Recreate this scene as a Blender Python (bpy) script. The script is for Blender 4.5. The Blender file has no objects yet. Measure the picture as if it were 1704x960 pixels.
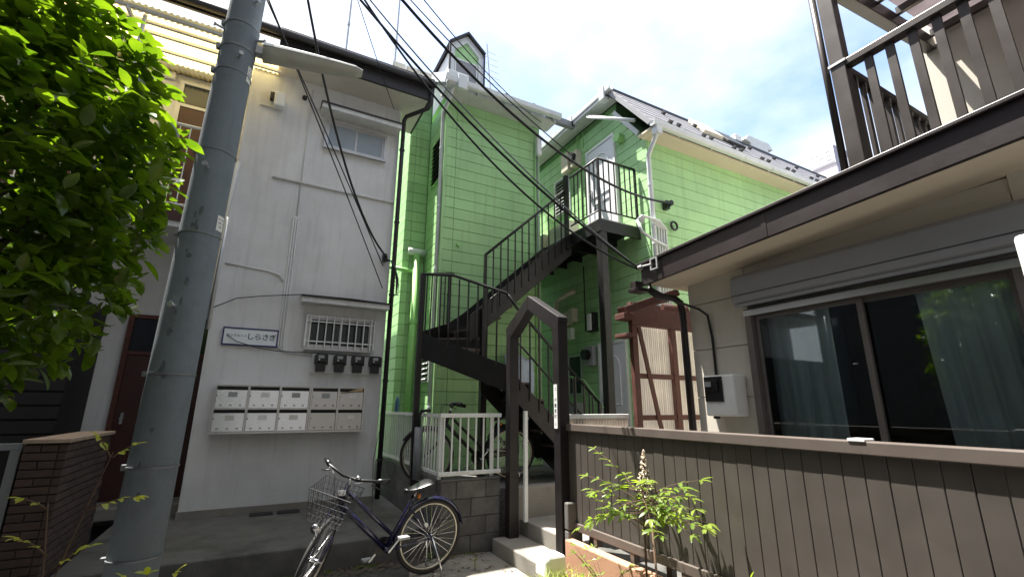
import bpy, bmesh, math, random
from mathutils import Vector, Matrix
random.seed(7)
R = math.radians
scene = bpy.context.scene
col = scene.collection

# ------------------------------------------------------------------ camera
cam_d = bpy.data.cameras.new('camera')
cam = bpy.data.objects.new('camera', cam_d); col.objects.link(cam)
scene.camera = cam
cam_d.sensor_width = 36.0
cam_d.lens = 36.0 * 760.25 / 1704.0
cam_d.clip_start = 0.05; cam_d.clip_end = 2000
YAW, TILT, ROLL = R(61.737), R(14.464), R(0.25)
_f = Vector((math.cos(YAW)*math.cos(TILT), math.sin(YAW)*math.cos(TILT), math.sin(TILT)))
_r0 = Vector((math.sin(YAW), -math.cos(YAW), 0)); _u0 = _r0.cross(_f)
_r = _r0*math.cos(ROLL) + _u0*math.sin(ROLL); _u = _u0*math.cos(ROLL) - _r0*math.sin(ROLL)
_m = Matrix((_r, _u, -_f)).transposed().to_4x4(); _m.translation = Vector((0, 0, 1.55))
cam.matrix_world = _m
scene.render.resolution_x = 1024; scene.render.resolution_y = 576

# ------------------------------------------------------------------ sky, sun, exposure
SUN_EL = R(70.0); SUN_AZ = R(129)          # azimuth measured from +X towards +Y
world = bpy.data.worlds.new('World'); scene.world = world; world.use_nodes = True
nt = world.node_tree; nt.nodes.clear()
out = nt.nodes.new('ShaderNodeOutputWorld'); bg = nt.nodes.new('ShaderNodeBackground')
sky = nt.nodes.new('ShaderNodeTexSky'); sky.sky_type = 'NISHITA'; sky.sun_disc = False
sky.sun_elevation = SUN_EL; sky.sun_rotation = math.pi/2 - SUN_AZ
sky.air_density = 1.0; sky.dust_density = 2.2; sky.ozone_density = 1.6
tc = nt.nodes.new('ShaderNodeTexCoord')
mp = nt.nodes.new('ShaderNodeMapping'); mp.inputs['Scale'].default_value = (1, 1, 1.9); mp.inputs['Location'].default_value = (0.9, 0.35, 0.2)
nz = nt.nodes.new('ShaderNodeTexNoise'); nz.inputs['Scale'].default_value = 1.25; nz.inputs['Detail'].default_value = 7; nz.inputs['Roughness'].default_value = 0.52
rp = nt.nodes.new('ShaderNodeValToRGB'); rp.color_ramp.elements[0].position = 0.40; rp.color_ramp.elements[1].position = 0.58; rp.color_ramp.elements[0].color = (.0, .0, .0, 1)
mx = nt.nodes.new('ShaderNodeMixRGB'); mx.inputs['Color2'].default_value = (4.0, 4.1, 4.15, 1)
L = nt.links.new
L(tc.outputs['Generated'], mp.inputs['Vector']); L(mp.outputs['Vector'], nz.inputs['Vector'])
L(nz.outputs['Fac'], rp.inputs['Fac']); L(rp.outputs['Color'], mx.inputs['Fac'])
L(sky.outputs['Color'], mx.inputs['Color1']); L(mx.outputs['Color'], bg.inputs['Color'])
bg.inputs['Strength'].default_value = 0.10
L(bg.outputs['Background'], out.inputs['Surface'])

sd = bpy.data.lights.new('sun', 'SUN'); sd.energy = 5.0; sd.angle = R(0.55); sd.color = (1.0, 0.95, 0.87)
sun = bpy.data.objects.new('sun', sd); col.objects.link(sun)
sun_dir = Vector((math.cos(SUN_EL)*math.cos(SUN_AZ), math.cos(SUN_EL)*math.sin(SUN_AZ), math.sin(SUN_EL)))
sun.rotation_euler = sun_dir.to_track_quat('Z', 'Y').to_euler(); sun.location = (0, 0, 20)
scene.view_settings.view_transform = 'Standard'; scene.view_settings.look = 'None'
scene.view_settings.exposure = 1.95; scene.view_settings.gamma = 1.0
scene.view_settings.use_curve_mapping = False

# ------------------------------------------------------------------ materials
def mat(name, c, rough=0.7, var=0.12, vs=3.0, bump=0.0, bs=40.0, metal=0.0, streak=0.0, stain=None, stain_amt=0.0, stain_scale=1.5,
        rand=0.0, trans=0.0, spec=0.5, alpha=None, coat=0.0, sss=0.0):
    m = bpy.data.materials.new(name); m.use_nodes = True
    t = m.node_tree; b = t.nodes['Principled BSDF']; N = t.nodes.new; K = t.links.new
    b.inputs['Roughness'].default_value = rough; b.inputs['Metallic'].default_value = metal
    b.inputs['Specular IOR Level'].default_value = spec
    b.inputs['Coat Weight'].default_value = coat
    if trans: b.inputs['Transmission Weight'].default_value = trans
    geo = N('ShaderNodeNewGeometry')
    n1 = N('ShaderNodeTexNoise'); n1.inputs['Scale'].default_value = vs; n1.inputs['Detail'].default_value = 6
    K(geo.outputs['Position'], n1.inputs['Vector'])
    mr = N('ShaderNodeMapRange'); mr.inputs['From Min'].default_value = 0.3; mr.inputs['From Max'].default_value = 0.7
    mr.inputs['To Min'].default_value = 1 - var; mr.inputs['To Max'].default_value = 1 + var
    K(n1.outputs['Fac'], mr.inputs['Value'])
    mul = N('ShaderNodeMixRGB'); mul.blend_type = 'MULTIPLY'; mul.inputs['Fac'].default_value = 1
    mul.inputs['Color1'].default_value = (*c, 1); K(mr.outputs['Result'], mul.inputs['Color2'])
    last = mul.outputs['Color']
    if rand:
        oi = N('ShaderNodeObjectInfo'); hs = N('ShaderNodeHueSaturation')
        r1 = N('ShaderNodeMapRange'); r1.inputs['To Min'].default_value = 1 - rand; r1.inputs['To Max'].default_value = 1 + rand
        K(oi.outputs['Random'], r1.inputs['Value']); K(r1.outputs['Result'], hs.inputs['Value']); K(last, hs.inputs['Color']); last = hs.outputs['Color']
    if streak:
        mp = N('ShaderNodeMapping'); mp.inputs['Scale'].default_value = (9, 9, 0.55); K(geo.outputs['Position'], mp.inputs['Vector'])
        n2 = N('ShaderNodeTexNoise'); n2.inputs['Scale'].default_value = 1.6; n2.inputs['Detail'].default_value = 5; K(mp.outputs['Vector'], n2.inputs['Vector'])
        r2 = N('ShaderNodeMapRange'); r2.inputs['From Min'].default_value = 0.52; r2.inputs['From Max'].default_value = 0.78
        r2.inputs['To Min'].default_value = 0; r2.inputs['To Max'].default_value = streak; K(n2.outputs['Fac'], r2.inputs['Value'])
        m2 = N('ShaderNodeMixRGB'); m2.inputs['Color2'].default_value = (c[0]*.32, c[1]*.31, c[2]*.28, 1)
        K(r2.outputs['Result'], m2.inputs['Fac']); K(last, m2.inputs['Color1']); last = m2.outputs['Color']
    if stain:
        n3 = N('ShaderNodeTexNoise'); n3.inputs['Scale'].default_value = stain_scale; n3.inputs['Detail'].default_value = 8; n3.inputs['Roughness'].default_value = .65
        K(geo.outputs['Position'], n3.inputs['Vector'])
        r3 = N('ShaderNodeMapRange'); r3.inputs['From Min'].default_value = 0.48; r3.inputs['From Max'].default_value = 0.68
        r3.inputs['To Min'].default_value = 0; r3.inputs['To Max'].default_value = stain_amt; K(n3.outputs['Fac'], r3.inputs['Value'])
        m3 = N('ShaderNodeMixRGB'); m3.inputs['Color2'].default_value = (*stain, 1)
        K(r3.outputs['Result'], m3.inputs['Fac']); K(last, m3.inputs['Color1']); last = m3.outputs['Color']
    K(last, b.inputs['Base Color'])
    # roughness wear
    rr = N('ShaderNodeMapRange'); rr.inputs['To Min'].default_value = max(0.03, rough-.1); rr.inputs['To Max'].default_value = min(1, rough+.12)
    K(n1.outputs['Fac'], rr.inputs['Value']); K(rr.outputs['Result'], b.inputs['Roughness'])
    if bump:
        n4 = N('ShaderNodeTexNoise'); n4.inputs['Scale'].default_value = bs; n4.inputs['Detail'].default_value = 5
        K(geo.outputs['Position'], n4.inputs['Vector'])
        bp = N('ShaderNodeBump'); bp.inputs['Strength'].default_value = bump; bp.inputs['Distance'].default_value = 0.01
        K(n4.outputs['Fac'], bp.inputs['Height']); K(bp.outputs['Normal'], b.inputs['Normal'])
    if alpha is not None: b.inputs['Alpha'].default_value = alpha
    return m

def leaf_mat(name, c, c2, rough=0.3):
    m = bpy.data.materials.new(name); m.use_nodes = True
    t = m.node_tree; b = t.nodes['Principled BSDF']; N = t.nodes.new; K = t.links.new
    geo = N('ShaderNodeNewGeometry'); n = N('ShaderNodeTexNoise'); n.inputs['Scale'].default_value = 9; n.inputs['Detail'].default_value = 3
    K(geo.outputs['Position'], n.inputs['Vector'])
    mxn = N('ShaderNodeMixRGB'); mxn.inputs['Color1'].default_value = (*c, 1); mxn.inputs['Color2'].default_value = (*c2, 1)
    rr = N('ShaderNodeMapRange'); rr.inputs['From Min'].default_value = .35; rr.inputs['From Max'].default_value = .65; K(n.outputs['Fac'], rr.inputs['Value'])
    K(rr.outputs['Result'], mxn.inputs['Fac']); K(mxn.outputs['Color'], b.inputs['Base Color'])
    b.inputs['Roughness'].default_value = rough
    tr = N('ShaderNodeBsdfTranslucent'); g = N('ShaderNodeMixRGB'); g.blend_type = 'MULTIPLY'; g.inputs['Fac'].default_value = 1
    g.inputs['Color2'].default_value = (2.2, 2.3, .55, 1); K(mxn.outputs['Color'], g.inputs['Color1']); K(g.outputs['Color'], tr.inputs['Color'])
    ms = N('ShaderNodeMixShader'); ms.inputs['Fac'].default_value = 0.42
    K(b.outputs['BSDF'], ms.inputs[1]); K(tr.outputs['BSDF'], ms.inputs[2]); K(ms.outputs['Shader'], t.nodes['Material Output'].inputs['Surface'])
    return m

def sheet_mat(name, c, fac, rough=0.4):      # thin translucent plastic
    m = bpy.data.materials.new(name); m.use_nodes = True
    t = m.node_tree; b = t.nodes['Principled BSDF']; N = t.nodes.new; K = t.links.new
    geo = N('ShaderNodeNewGeometry'); n = N('ShaderNodeTexNoise'); n.inputs['Scale'].default_value = 5; n.inputs['Detail'].default_value = 6
    K(geo.outputs['Position'], n.inputs['Vector'])
    mr = N('ShaderNodeMapRange'); mr.inputs['To Min'].default_value = .75; mr.inputs['To Max'].default_value = 1.2; K(n.outputs['Fac'], mr.inputs['Value'])
    g = N('ShaderNodeMixRGB'); g.blend_type = 'MULTIPLY'; g.inputs['Fac'].default_value = 1; g.inputs['Color1'].default_value = (*c, 1)
    K(mr.outputs['Result'], g.inputs['Color2']); K(g.outputs['Color'], b.inputs['Base Color']); b.inputs['Roughness'].default_value = rough
    tr = N('ShaderNodeBsdfTranslucent'); K(g.outputs['Color'], tr.inputs['Color'])
    ms = N('ShaderNodeMixShader'); ms.inputs['Fac'].default_value = fac
    K(b.outputs['BSDF'], ms.inputs[1]); K(tr.outputs['BSDF'], ms.inputs[2]); K(ms.outputs['Shader'], t.nodes['Material Output'].inputs['Surface'])
    return m

def glass_mat(name, tint=(.8, .85, .85), clear=0.75, rough=0.02):
    m = bpy.data.materials.new(name); m.use_nodes = True
    t = m.node_tree; N = t.nodes.new; K = t.links.new
    t.nodes.remove(t.nodes['Principled BSDF'])
    gl = N('ShaderNodeBsdfGlossy'); gl.inputs['Roughness'].default_value = rough; gl.inputs['Color'].default_value = (.9, .95, 1, 1)
    tp = N('ShaderNodeBsdfTransparent'); tp.inputs['Color'].default_value = (tint[0]*clear, tint[1]*clear, tint[2]*clear, 1)
    fr = N('ShaderNodeFresnel'); fr.inputs['IOR'].default_value = 1.5
    ms = N('ShaderNodeMixShader'); K(fr.outputs['Fac'], ms.inputs['Fac']); K(tp.outputs['BSDF'], ms.inputs[1]); K(gl.outputs['BSDF'], ms.inputs[2])
    K(ms.outputs['Shader'], t.nodes['Material Output'].inputs['Surface'])
    return m

M = {}
M['stucco'] = mat('white_stucco', (.66, .665, .675), .9, .06, 2.2, .5, 90, streak=.22, stain=(.46, .45, .43), stain_amt=.35, stain_scale=.9)
M['stucco_trim'] = mat('white_trim', (.60, .605, .61), .8, .08, 4, .2, 60, streak=.2)
M['soffit'] = mat('grey_soffit', (.60, .58, .54), .85, .06, 3, .15, 50)
M['green'] = mat('green_siding', (.365, .615, .285), .55, .10, 1.3, .12, 60, streak=.28, rand=.05)
M['green_back'] = mat('green_groove', (.16, .31, .13), .8, .1, 4)
M['green_paint'] = mat('green_pipe_paint', (.32, .60, .22), .45, .08, 5)
M['white_pipe'] = mat('white_pvc', (.66, .69, .70), .4, .06, 6, streak=.12)
M['white_metal'] = mat('white_aluminium', (.72, .74, .73), .4, .07, 6, streak=.25, stain=(.35, .33, .29), stain_amt=.35, stain_scale=6)
M['roof_grey'] = mat('grey_slate_roof', (.22, .22, .25), .8, .2, 6, .5, 60)
M['roof_dark'] = mat('dark_roof_edge', (.020, .018, .021), .5, .2, 6)
M['fascia_brown'] = mat('brown_fascia', (.015, .009, .010), .42, .15, 5, .05, 30)
M['black_steel'] = mat('black_painted_steel', (.0042, .0038, .0044), .42, .25, 7, .1, 60, stain=(.022, .015, .012), stain_amt=.4, stain_scale=5)
M['brown_steel'] = mat('dark_brown_paint', (.0085, .0062, .0066), .45, .2, 6, .1, 50)
M['tread'] = mat('worn_brown_tread', (.09, .065, .055), .7, .2, 8, .2, 60)
M['chequer'] = mat('grey_landing_sheet', (.30, .29, .29), .7, .15, 6)
M['concrete'] = mat('grey_concrete', (.105, .103, .098), .9, .2, 5, .6, 70, stain=(.04, .042, .032), stain_amt=.75, stain_scale=2.2)
M['concrete_light'] = mat('pale_concrete', (.24, .225, .20), .9, .16, 6, .6, 80, stain=(.16, .15, .12), stain_amt=.6, stain_scale=3)
M['block'] = mat('concrete_block', (.125, .12, .115), .92, .2, 9, .8, 120, rand=.12, stain=(.05, .05, .045), stain_amt=.6, stain_scale=2.5)
M['mortar'] = mat('mortar', (.075, .072, .07), .95, .15, 9, .5, 90)
M['asphalt'] = mat('old_asphalt', (.055, .055, .055), .9, .25, 14, .9, 160, stain=(.06, .075, .03), stain_amt=.55, stain_scale=1.7)
M['gravel'] = mat('gravel', (.12, .12, .115), .95, .5, 40, 1.0, 60)
M['brick'] = mat('brown_brick', (.062, .038, .031), .85, .2, 12, .4, 120, rand=.16)
M['brick_mortar'] = mat('dark_mortar', (.03, .025, .024), .95, .2, 12)
M['cap_stone'] = mat('brick_cap', (.34, .25, .19), .85, .15, 10, .3, 90)
M['door_red'] = mat('red_brown_door', (.050, .016, .014), .5, .15, 6, .1, 30)
M['door_white'] = mat('white_door', (.70, .71, .74), .4, .04, 4)
M['pole'] = mat('grey_concrete_pole', (.165, .195, .222), .8, .1, 5, .3, 110, streak=.22, stain=(.07, .08, .088), stain_amt=.4, stain_scale=5)
M['galv'] = mat('galvanised_steel', (.42, .43, .44), .45, .15, 9, metal=.7)
M['stainless'] = mat('stainless_steel', (.86, .87, .89), .27, .06, 5, .05, 12, metal=1.0)
M['stainless2'] = mat('brushed_steel', (.62, .61, .60), .42, .06, 5, .05, 20, metal=1.0)
M['dark_slot'] = mat('dark_slot', (.02, .02, .022), .7, .1, 5)
M['black_plastic'] = mat('black_plastic', (.008, .008, .009), .4, .15, 8)
M['grey_plastic'] = mat('grey_plastic', (.30, .31, .32), .5, .08, 8)
M['white_plastic'] = mat('white_plastic', (.76, .77, .76), .4, .05, 6, streak=.1)
M['cream_plastic'] = mat('cream_plastic', (.62, .57, .46), .5, .06, 6)
M['cable'] = mat('black_cable', (.005, .005, .007), .5, .1, 8)
M['cable_grey'] = mat('grey_cable', (.18, .19, .21), .5, .1, 8)
M['alu'] = mat('aluminium_frame', (.50, .50, .51), .38, .05, 6, metal=.75)
M['alu_brown'] = mat('bronze_frame', (.15, .135, .125), .4, .08, 6, metal=.3)
M['frosted'] = mat('frosted_glass', (.28, .33, .38), .22, .05, 4, .05, 200)
M['dark_glass'] = mat('dark_window_glass', (.018, .022, .026), .08, .05, 4)
M['glass'] = glass_mat('window_glass', (.9, .95, .95), .97)
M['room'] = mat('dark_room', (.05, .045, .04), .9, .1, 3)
M['curtain'] = mat('pale_curtain', (.82, .85, .86), .85, .08, 3)
M['panel_cream'] = mat('cream_wall_panel', (.58, .54, .47), .7, .05, 3, .25, 130, streak=.08)
M['cream_soffit'] = mat('cream_soffit', (.66, .57, .45), .75, .04, 3)
M['shutter_grey'] = mat('grey_shutter_box', (.25, .253, .268), .45, .05, 4)
M['fence_brown'] = mat('brown_aluminium', (.078, .069, .061), .42, .08, 6, metal=.15, rand=.03, stain=(.085, .075, .065), stain_amt=.3, stain_scale=4)
M['fence_rail'] = mat('brown_fence_rail', (.125, .104, .092), .4, .07, 6, metal=.15)
M['terracotta'] = mat('salmon_render', (.42, .23, .15), .85, .08, 5, .3, 90, streak=.15)
M['wood_red'] = mat('red_brown_wood', (.085, .027, .019), .65, .25, 12, .2, 40)
M['balcony'] = mat('bronze_balcony', (.045, .037, .034), .38, .06, 5, metal=.2)
M['poly'] = sheet_mat('white_corrugated_plastic', (.78, .72, .66), .5)
M['poly_yellow'] = sheet_mat('yellowed_corrugated_plastic', (.85, .70, .33), .65)
M['poly_smoke'] = sheet_mat('smoked_roof_panel', (.36, .33, .34), .68, .12)
M['lamp_shell'] = mat('lamp_shell', (.70, .72, .70), .35, .05, 6)
M['lamp_lens'] = sheet_mat('lamp_lens', (.70, .70, .66), .45, .15)
M['paper'] = mat('paper', (.74, .73, .70), .8, .05, 9)
M['ink'] = mat('ink', (.02, .025, .05), .6, .05, 9)
M['navy'] = mat('navy_border', (.015, .022, .12), .4, .05, 9)
M['sign_white'] = mat('sign_white', (.74, .79, .82), .35, .05, 6)
M['cardboard'] = mat('manila_paper', (.50, .36, .20), .8, .08, 8)
M['bike_frame'] = mat('navy_bike_paint', (.006, .005, .030), .22, .1, 8, coat=.6)
M['chrome'] = mat('chrome', (.72, .72, .74), .16, .04, 8, metal=1.0)
M['rim'] = mat('bicycle_rim', (.46, .43, .35), .3, .05, 8, metal=.8)
M['rubber'] = mat('tyre_rubber', (.018, .017, .017), .75, .15, 20)
M['saddle'] = mat('black_vinyl', (.010, .010, .012), .30, .1, 12)
M['orange'] = mat('orange_reflector', (.75, .22, .02), .3, .05, 8)
M['far_wall'] = mat('pale_pink_far_wall', (.66, .58, .60), .8, .05, .3)
M['far_shaded'] = mat('far_shaded_wall', (.33, .32, .40), .8, .05, .3)
M['far_letter'] = mat('far_white_letter', (.82, .80, .80), .7, .02, .3)
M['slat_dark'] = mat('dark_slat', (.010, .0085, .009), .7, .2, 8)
M['bark'] = mat('bark', (.06, .045, .035), .9, .3, 14, .6, 60)
M['stem'] = mat('thin_stem', (.10, .06, .035), .8, .2, 20)
M['leaf'] = leaf_mat('glossy_leaf', (.045, .088, .009), (.105, .165, .015), .2)
M['leaf_nandina'] = leaf_mat('nandina_leaf', (.10, .17, .030), (.20, .26, .05), .35)
M['leaf_yellow'] = leaf_mat('yellow_leaf', (.22, .26, .04), (.33, .32, .05), .4)
M['grass'] = leaf_mat('weed_grass', (.15, .20, .03), (.30, .33, .06), .5)
M['flower'] = mat('cream_flower', (.62, .52, .40), .8, .15, 30)
M['blue_plastic'] = mat('blue_plastic', (.05, .14, .24), .3, .1, 8)
M['standin'] = mat('standin_render', (.16, .165, .17), .9, .1, 1.5)
M['basket'] = mat('dull_wire', (.05, .05, .055), .45, .1, 8, metal=.6)
M['cover'] = mat('pale_blue_cover', (.55, .62, .74), .5, .15, 9)
M['pole_scuff'] = mat('pole_scuff', (.085, .098, .108), .8, .2, 20)
M['band'] = mat('dull_band', (.20, .21, .22), .5, .15, 9, metal=.5)
M['moss'] = mat('moss', (.05, .08, .02), .95, .3, 20, .8, 90)

# ------------------------------------------------------------------ helpers
WLOC = {}
def wloc(o): return WLOC.get(o.name, Vector((0, 0, 0))) if o is not None else Vector((0, 0, 0))
def tag(o, label, cat, group=None, kind=None):
    if label: o['label'] = label
    if cat: o['category'] = cat
    if group: o['group'] = group
    if kind: o['kind'] = kind
    return o
def thing(name, label, cat, loc=(0, 0, 0), group=None):
    o = bpy.data.objects.new(name, None); col.objects.link(o); o.location = loc; o.empty_display_size = .1
    WLOC[o.name] = Vector(loc)
    return tag(o, label, cat, group)
class MB:
    def __init__(s): s.v = []; s.f = []
    def add(s, vs, fs):
        n = len(s.v); s.v += [tuple(v) for v in vs]; s.f += [tuple(i+n for i in f) for f in fs]; return s
    def box(s, x0, x1, y0, y1, z0, z1):
        return s.add([(x0,y0,z0),(x1,y0,z0),(x1,y1,z0),(x0,y1,z0),(x0,y0,z1),(x1,y0,z1),(x1,y1,z1),(x0,y1,z1)],
                     [(0,3,2,1),(4,5,6,7),(0,1,5,4),(1,2,6,5),(2,3,7,6),(3,0,4,7)])
    def bar(s, p, q, w, h=None, up=(0, 0, 1)):
        p = Vector(p); q = Vector(q); h = w if h is None else h; d = (q-p).normalized(); u = Vector(up)
        if abs(d.dot(u)) > .98: u = Vector((0, 1, 0))
        a = d.cross(u).normalized()*w/2; b = a.cross(d).normalized()*h/2
        vs = [p-a-b, p+a-b, p+a+b, p-a+b, q-a-b, q+a-b, q+a+b, q-a+b]
        return s.add(vs, [(0,3,2,1),(4,5,6,7),(0,1,5,4),(1,2,6,5),(2,3,7,6),(3,0,4,7)])
    def tube(s, pts, r, n=8, cap=True):
        pts = [Vector(p) for p in pts]; rs = r if isinstance(r, (list, tuple)) else [r]*len(pts)
        ring = []; prev = None; vs = []; fs = []
        for i, p in enumerate(pts):
            d = (pts[min(i+1, len(pts)-1)]-pts[max(i-1, 0)]).normalized()
            if prev is None:
                a = d.orthogonal().normalized()
            else:
                a = (prev - d*prev.dot(d)).normalized()
            prev = a; b = d.cross(a)
            for k in range(n):
                t = 2*math.pi*k/n; vs.append(p+(a*math.cos(t)+b*math.sin(t))*rs[i])
        for i in range(len(pts)-1):
            for k in range(n):
                fs.append((i*n+k, i*n+(k+1)%n, (i+1)*n+(k+1)%n, (i+1)*n+k))
        if cap: fs += [tuple(range(n-1, -1, -1)), tuple((len(pts)-1)*n+k for k in range(n))]
        return s.add(vs, fs)
    def prism(s, poly, axis, a, b):      # poly of 2D points extruded along axis
        def mk(p, t): return {'x': (t, p[0], p[1]), 'y': (p[0], t, p[1]), 'z': (p[0], p[1], t)}[axis]
        n = len(poly); vs = [mk(p, a) for p in poly]+[mk(p, b) for p in poly]
        return s.add(vs, [tuple(range(n)), tuple(range(2*n-1, n-1, -1))]+[(i, i+n, (i+1) % n+n, (i+1) % n) for i in range(n)])
    def quad(s, *p): return s.add(p, [tuple(range(len(p)))])
    def build(s, name, m, parent=None, bev=0.0, smooth=False, fix=True):
        o0 = wloc(parent); me = bpy.data.meshes.new(name)
        me.from_pydata([(v[0]-o0.x, v[1]-o0.y, v[2]-o0.z) for v in s.v], [], s.f)
        if fix:
            bm = bmesh.new(); bm.from_mesh(me); bmesh.ops.recalc_face_normals(bm, faces=bm.faces); bm.to_mesh(me); bm.free()
        me.materials.append(M[m] if isinstance(m, str) else m)
        if smooth: me.polygons.foreach_set('use_smooth', [True]*len(me.polygons))
        o = bpy.data.objects.new(name, me); col.objects.link(o)
        if parent is not None: o.parent = parent; WLOC[o.name] = o0
        if bev:
            b = o.modifiers.new('bevel', 'BEVEL'); b.width = bev; b.segments = 2; b.limit_method = 'ANGLE'; b.angle_limit = R(40)
        return o
def place(me, name, parent, loc, rot=None, scl=None):    # a piece that shares mesh data
    o = bpy.data.objects.new(name, me); col.objects.link(o); o.parent = parent
    o.location = Vector(loc)-wloc(parent); WLOC[o.name] = Vector(loc)
    if rot is not None:
        if hasattr(rot, 'to_euler'): o.rotation_euler = rot.to_euler()
        else: o.rotation_euler = rot
    if scl is not None: o.scale = scl if hasattr(scl, '__len__') else (scl,)*3
    return o
def mesh_of(mb, name, m, smooth=False):
    me = bpy.data.meshes.new(name); me.from_pydata(mb.v, [], mb.f)
    bm = bmesh.new(); bm.from_mesh(me); bmesh.ops.recalc_face_normals(bm, faces=bm.faces); bm.to_mesh(me); bm.free()
    me.materials.append(M[m])
    if smooth: me.polygons.foreach_set('use_smooth', [True]*len(me.polygons))
    return me
def copy_tree(o, parent=None):
    c = o.copy(); col.objects.link(c); c.parent = parent
    for ch in list(o.children): copy_tree(ch, c)
    return c
def box(name, m, parent, *b, bev=0.0): return MB().box(*b).build(name, m, parent, bev)
def chamfer_box(x0, x1, y0, y1, z0, z1, c):
    # box whose -y face is chamfered all round (a board or block seen from the front)
    v = [(x0,y0+c,z0),(x1,y0+c,z0),(x1,y0+c,z1),(x0,y0+c,z1),(x0+c,y0,z0+c),(x1-c,y0,z0+c),(x1-c,y0,z1-c),(x0+c,y0,z1-c),
         (x0,y1,z0),(x1,y1,z0),(x1,y1,z1),(x0,y1,z1)]
    f = [(4,5,6,7),(0,1,5,4),(1,2,6,5),(2,3,7,6),(3,0,4,7),(0,8,9,1),(1,9,10,2),(2,10,11,3),(3,11,8,0)]
    return MB().add(v, f)
def structure(o): o['kind'] = 'structure'; return o
def text_obj(s, size, name, m, parent, loc, rot, align='LEFT', extrude=.0015, sx=1.0, bold=0.0):
    cu = bpy.data.curves.new(name, 'FONT'); cu.body = s; cu.size = size; cu.extrude = extrude; cu.align_x = align; cu.align_y = 'CENTER'; cu.offset = bold
    cu.resolution_u = 3
    t = bpy.data.objects.new(name+'_tmp', cu); col.objects.link(t)
    me = bpy.data.meshes.new_from_object(t); bpy.data.objects.remove(t)
    me.materials.clear(); me.materials.append(M[m])
    o = place(me, name, parent, loc, rot); o.scale = (sx, 1, 1); return o

# ================================================================== SETTING
g = MB(); g.quad((-300, -300, 0), (300, -300, 0), (300, 300, 0), (-300, 300, 0))
structure(g.build('ground', 'asphalt'))
pf = MB().prism([(5.2, -.05), (5.2, .235), (5.215, .25), (7.95, .255), (7.95, -.05)], 'x', -1.27, 1.80)
structure(pf.build('concrete_platform', 'concrete', None, .012))
kerb = MB().prism([(5.15, -.05), (5.15, .10), (5.19, .13), (5.199, .13), (5.199, -.05)], 'x', -1.27, 1.80)
structure(box('door_step', 'concrete_light', None, -1.72, -.70, 7.35, 7.89, .24, .375, bev=.01))
structure(MB().box(1.86, 14, 5.16, 30, -.05, .62).build('apartment_yard', 'gravel', None))
structure(MB().box(3.98, 14, 3.96, 5.155, -.05, .612).build('alley_floor', 'concrete', None, .01))
structure(MB().box(2.80, 3.975, 3.90, 4.985, -.05, .31).build('upper_step', 'concrete_light', None, .012))
structure(MB().box(2.44, 2.797, 3.70, 4.975, -.05, .155).build('lower_step', 'concrete_light', None, .012))
structure(MB().box(2.76, 14, -6, 3.88, -.05, .28).build('house_yard', 'concrete', None))
structure(MB().box(2.72, 3.97, 4.99, 5.15, -.04, .64).build('retaining_wall', 'concrete_light', None, .01))
for cx, cy in ((.20, 6.86), (.50, 6.86)):
    o = MB().box(cx-.13, cx+.13, cy-.09, cy+.09, .256, .262)
    for k in range(7): o.box(cx-.115+k*.035, cx-.10+k*.035, cy-.075, cy+.075, .262, .268)
    tag(o.build('drain_cover', 'dark_slot', None), ['dark drain grating on the platform, left of the two below the mailboxes', 'dark drain grating on the platform, right of the two below the mailboxes'][cx > .3], 'drain cover', 'drain gratings on the platform')
# small apron of worn concrete in the lane
structure(MB().prism([(1.15, 3.6), (2.43, 3.55), (2.43, 5.02), (1.9, 5.1), (1.5, 4.9)], 'z', -.02, .012).build('lane_patch', 'concrete_light', None))

# unseen stand-in houses behind and beside the camera, added to shade the walls
nb = MB().box(-11, -3.45, -12, 5.8, 0, 9.6).box(-3.4, 10, -14, -2.3, 0, 13.5)
nb.prism([(-11.4, 9.6), (-7.5, 10.9), (-3.3, 9.6)], 'y', -12.3, 6.0)
structure(nb.build('standin_houses', 'standin', None))
# ================================================================== WHITE BUILDING
wb = thing('white_apartment_house', 'two-storey white stucco apartment house with dark eave and outside corridor', 'building', (-.6, 7.0, 0))
wl = MB().box(-.68, 1.57, 7.0, 7.58, .20, 6.62).box(-.68, .95, 7.581, 10.0, .20, 6.62).box(-6, -.683, 7.9, 13, .1, 6.60).build('wall', 'stucco', wb, .012)  # unseen depth cut shallow so sun reaches the green siding
box('plinth', 'concrete_light', wb, -.69, 1.58, 6.985, 7.3, .2, .335)
MB().box(-.36, 1.89, 6.5, 7.60, 6.64, 6.70).box(-6, .60, 7.75, 8.38, 6.64, 6.70).build('soffit', 'soffit', wb)
MB().box(-.36, 1.888, 6.52, 7.60, 6.50, 6.639).build('eave_soffit', 'soffit', wb)
fz = MB().box(-6, 1.915, 6.455, 6.498, 6.70, 6.80).box(-.36, 1.915, 6.475, 6.518, 6.495, 6.70).box(1.892, 1.925, 6.52, 7.60, 6.495, 6.80)
fz.build('fascia', 'roof_dark', wb, .006)
MB().prism([(6.40, 6.80), (6.40, 6.86), (7.62, 6.97), (7.62, 6.80)], 'x', -.36, 1.96).build('roof', 'roof_dark', wb, .01)
MB().prism([(7.70, 6.80), (7.70, 6.97), (10.1, 6.92), (10.1, 6.80)], 'x', -6, .98).build('rear_roof', 'roof_dark', wb, .01)  # unseen rear block sized to keep sun off the side fence
MB().box(-6, -.362, 6.42, 6.56, 6.80, 6.86).build('eave_strip', 'roof_dark', wb)
MB().prism([(10.11, 6.60), (10.11, 6.92), (13.2, 6.8), (13.2, 6.60)], 'x', -6, -.70).build('rear_roof', 'roof_dark', wb, .01)
gt = MB().tube([(-6, 6.40, 6.775), (1.98, 6.40, 6.76)], .055, 10); gt.build('gutter', 'roof_dark', wb, smooth=True)
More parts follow.
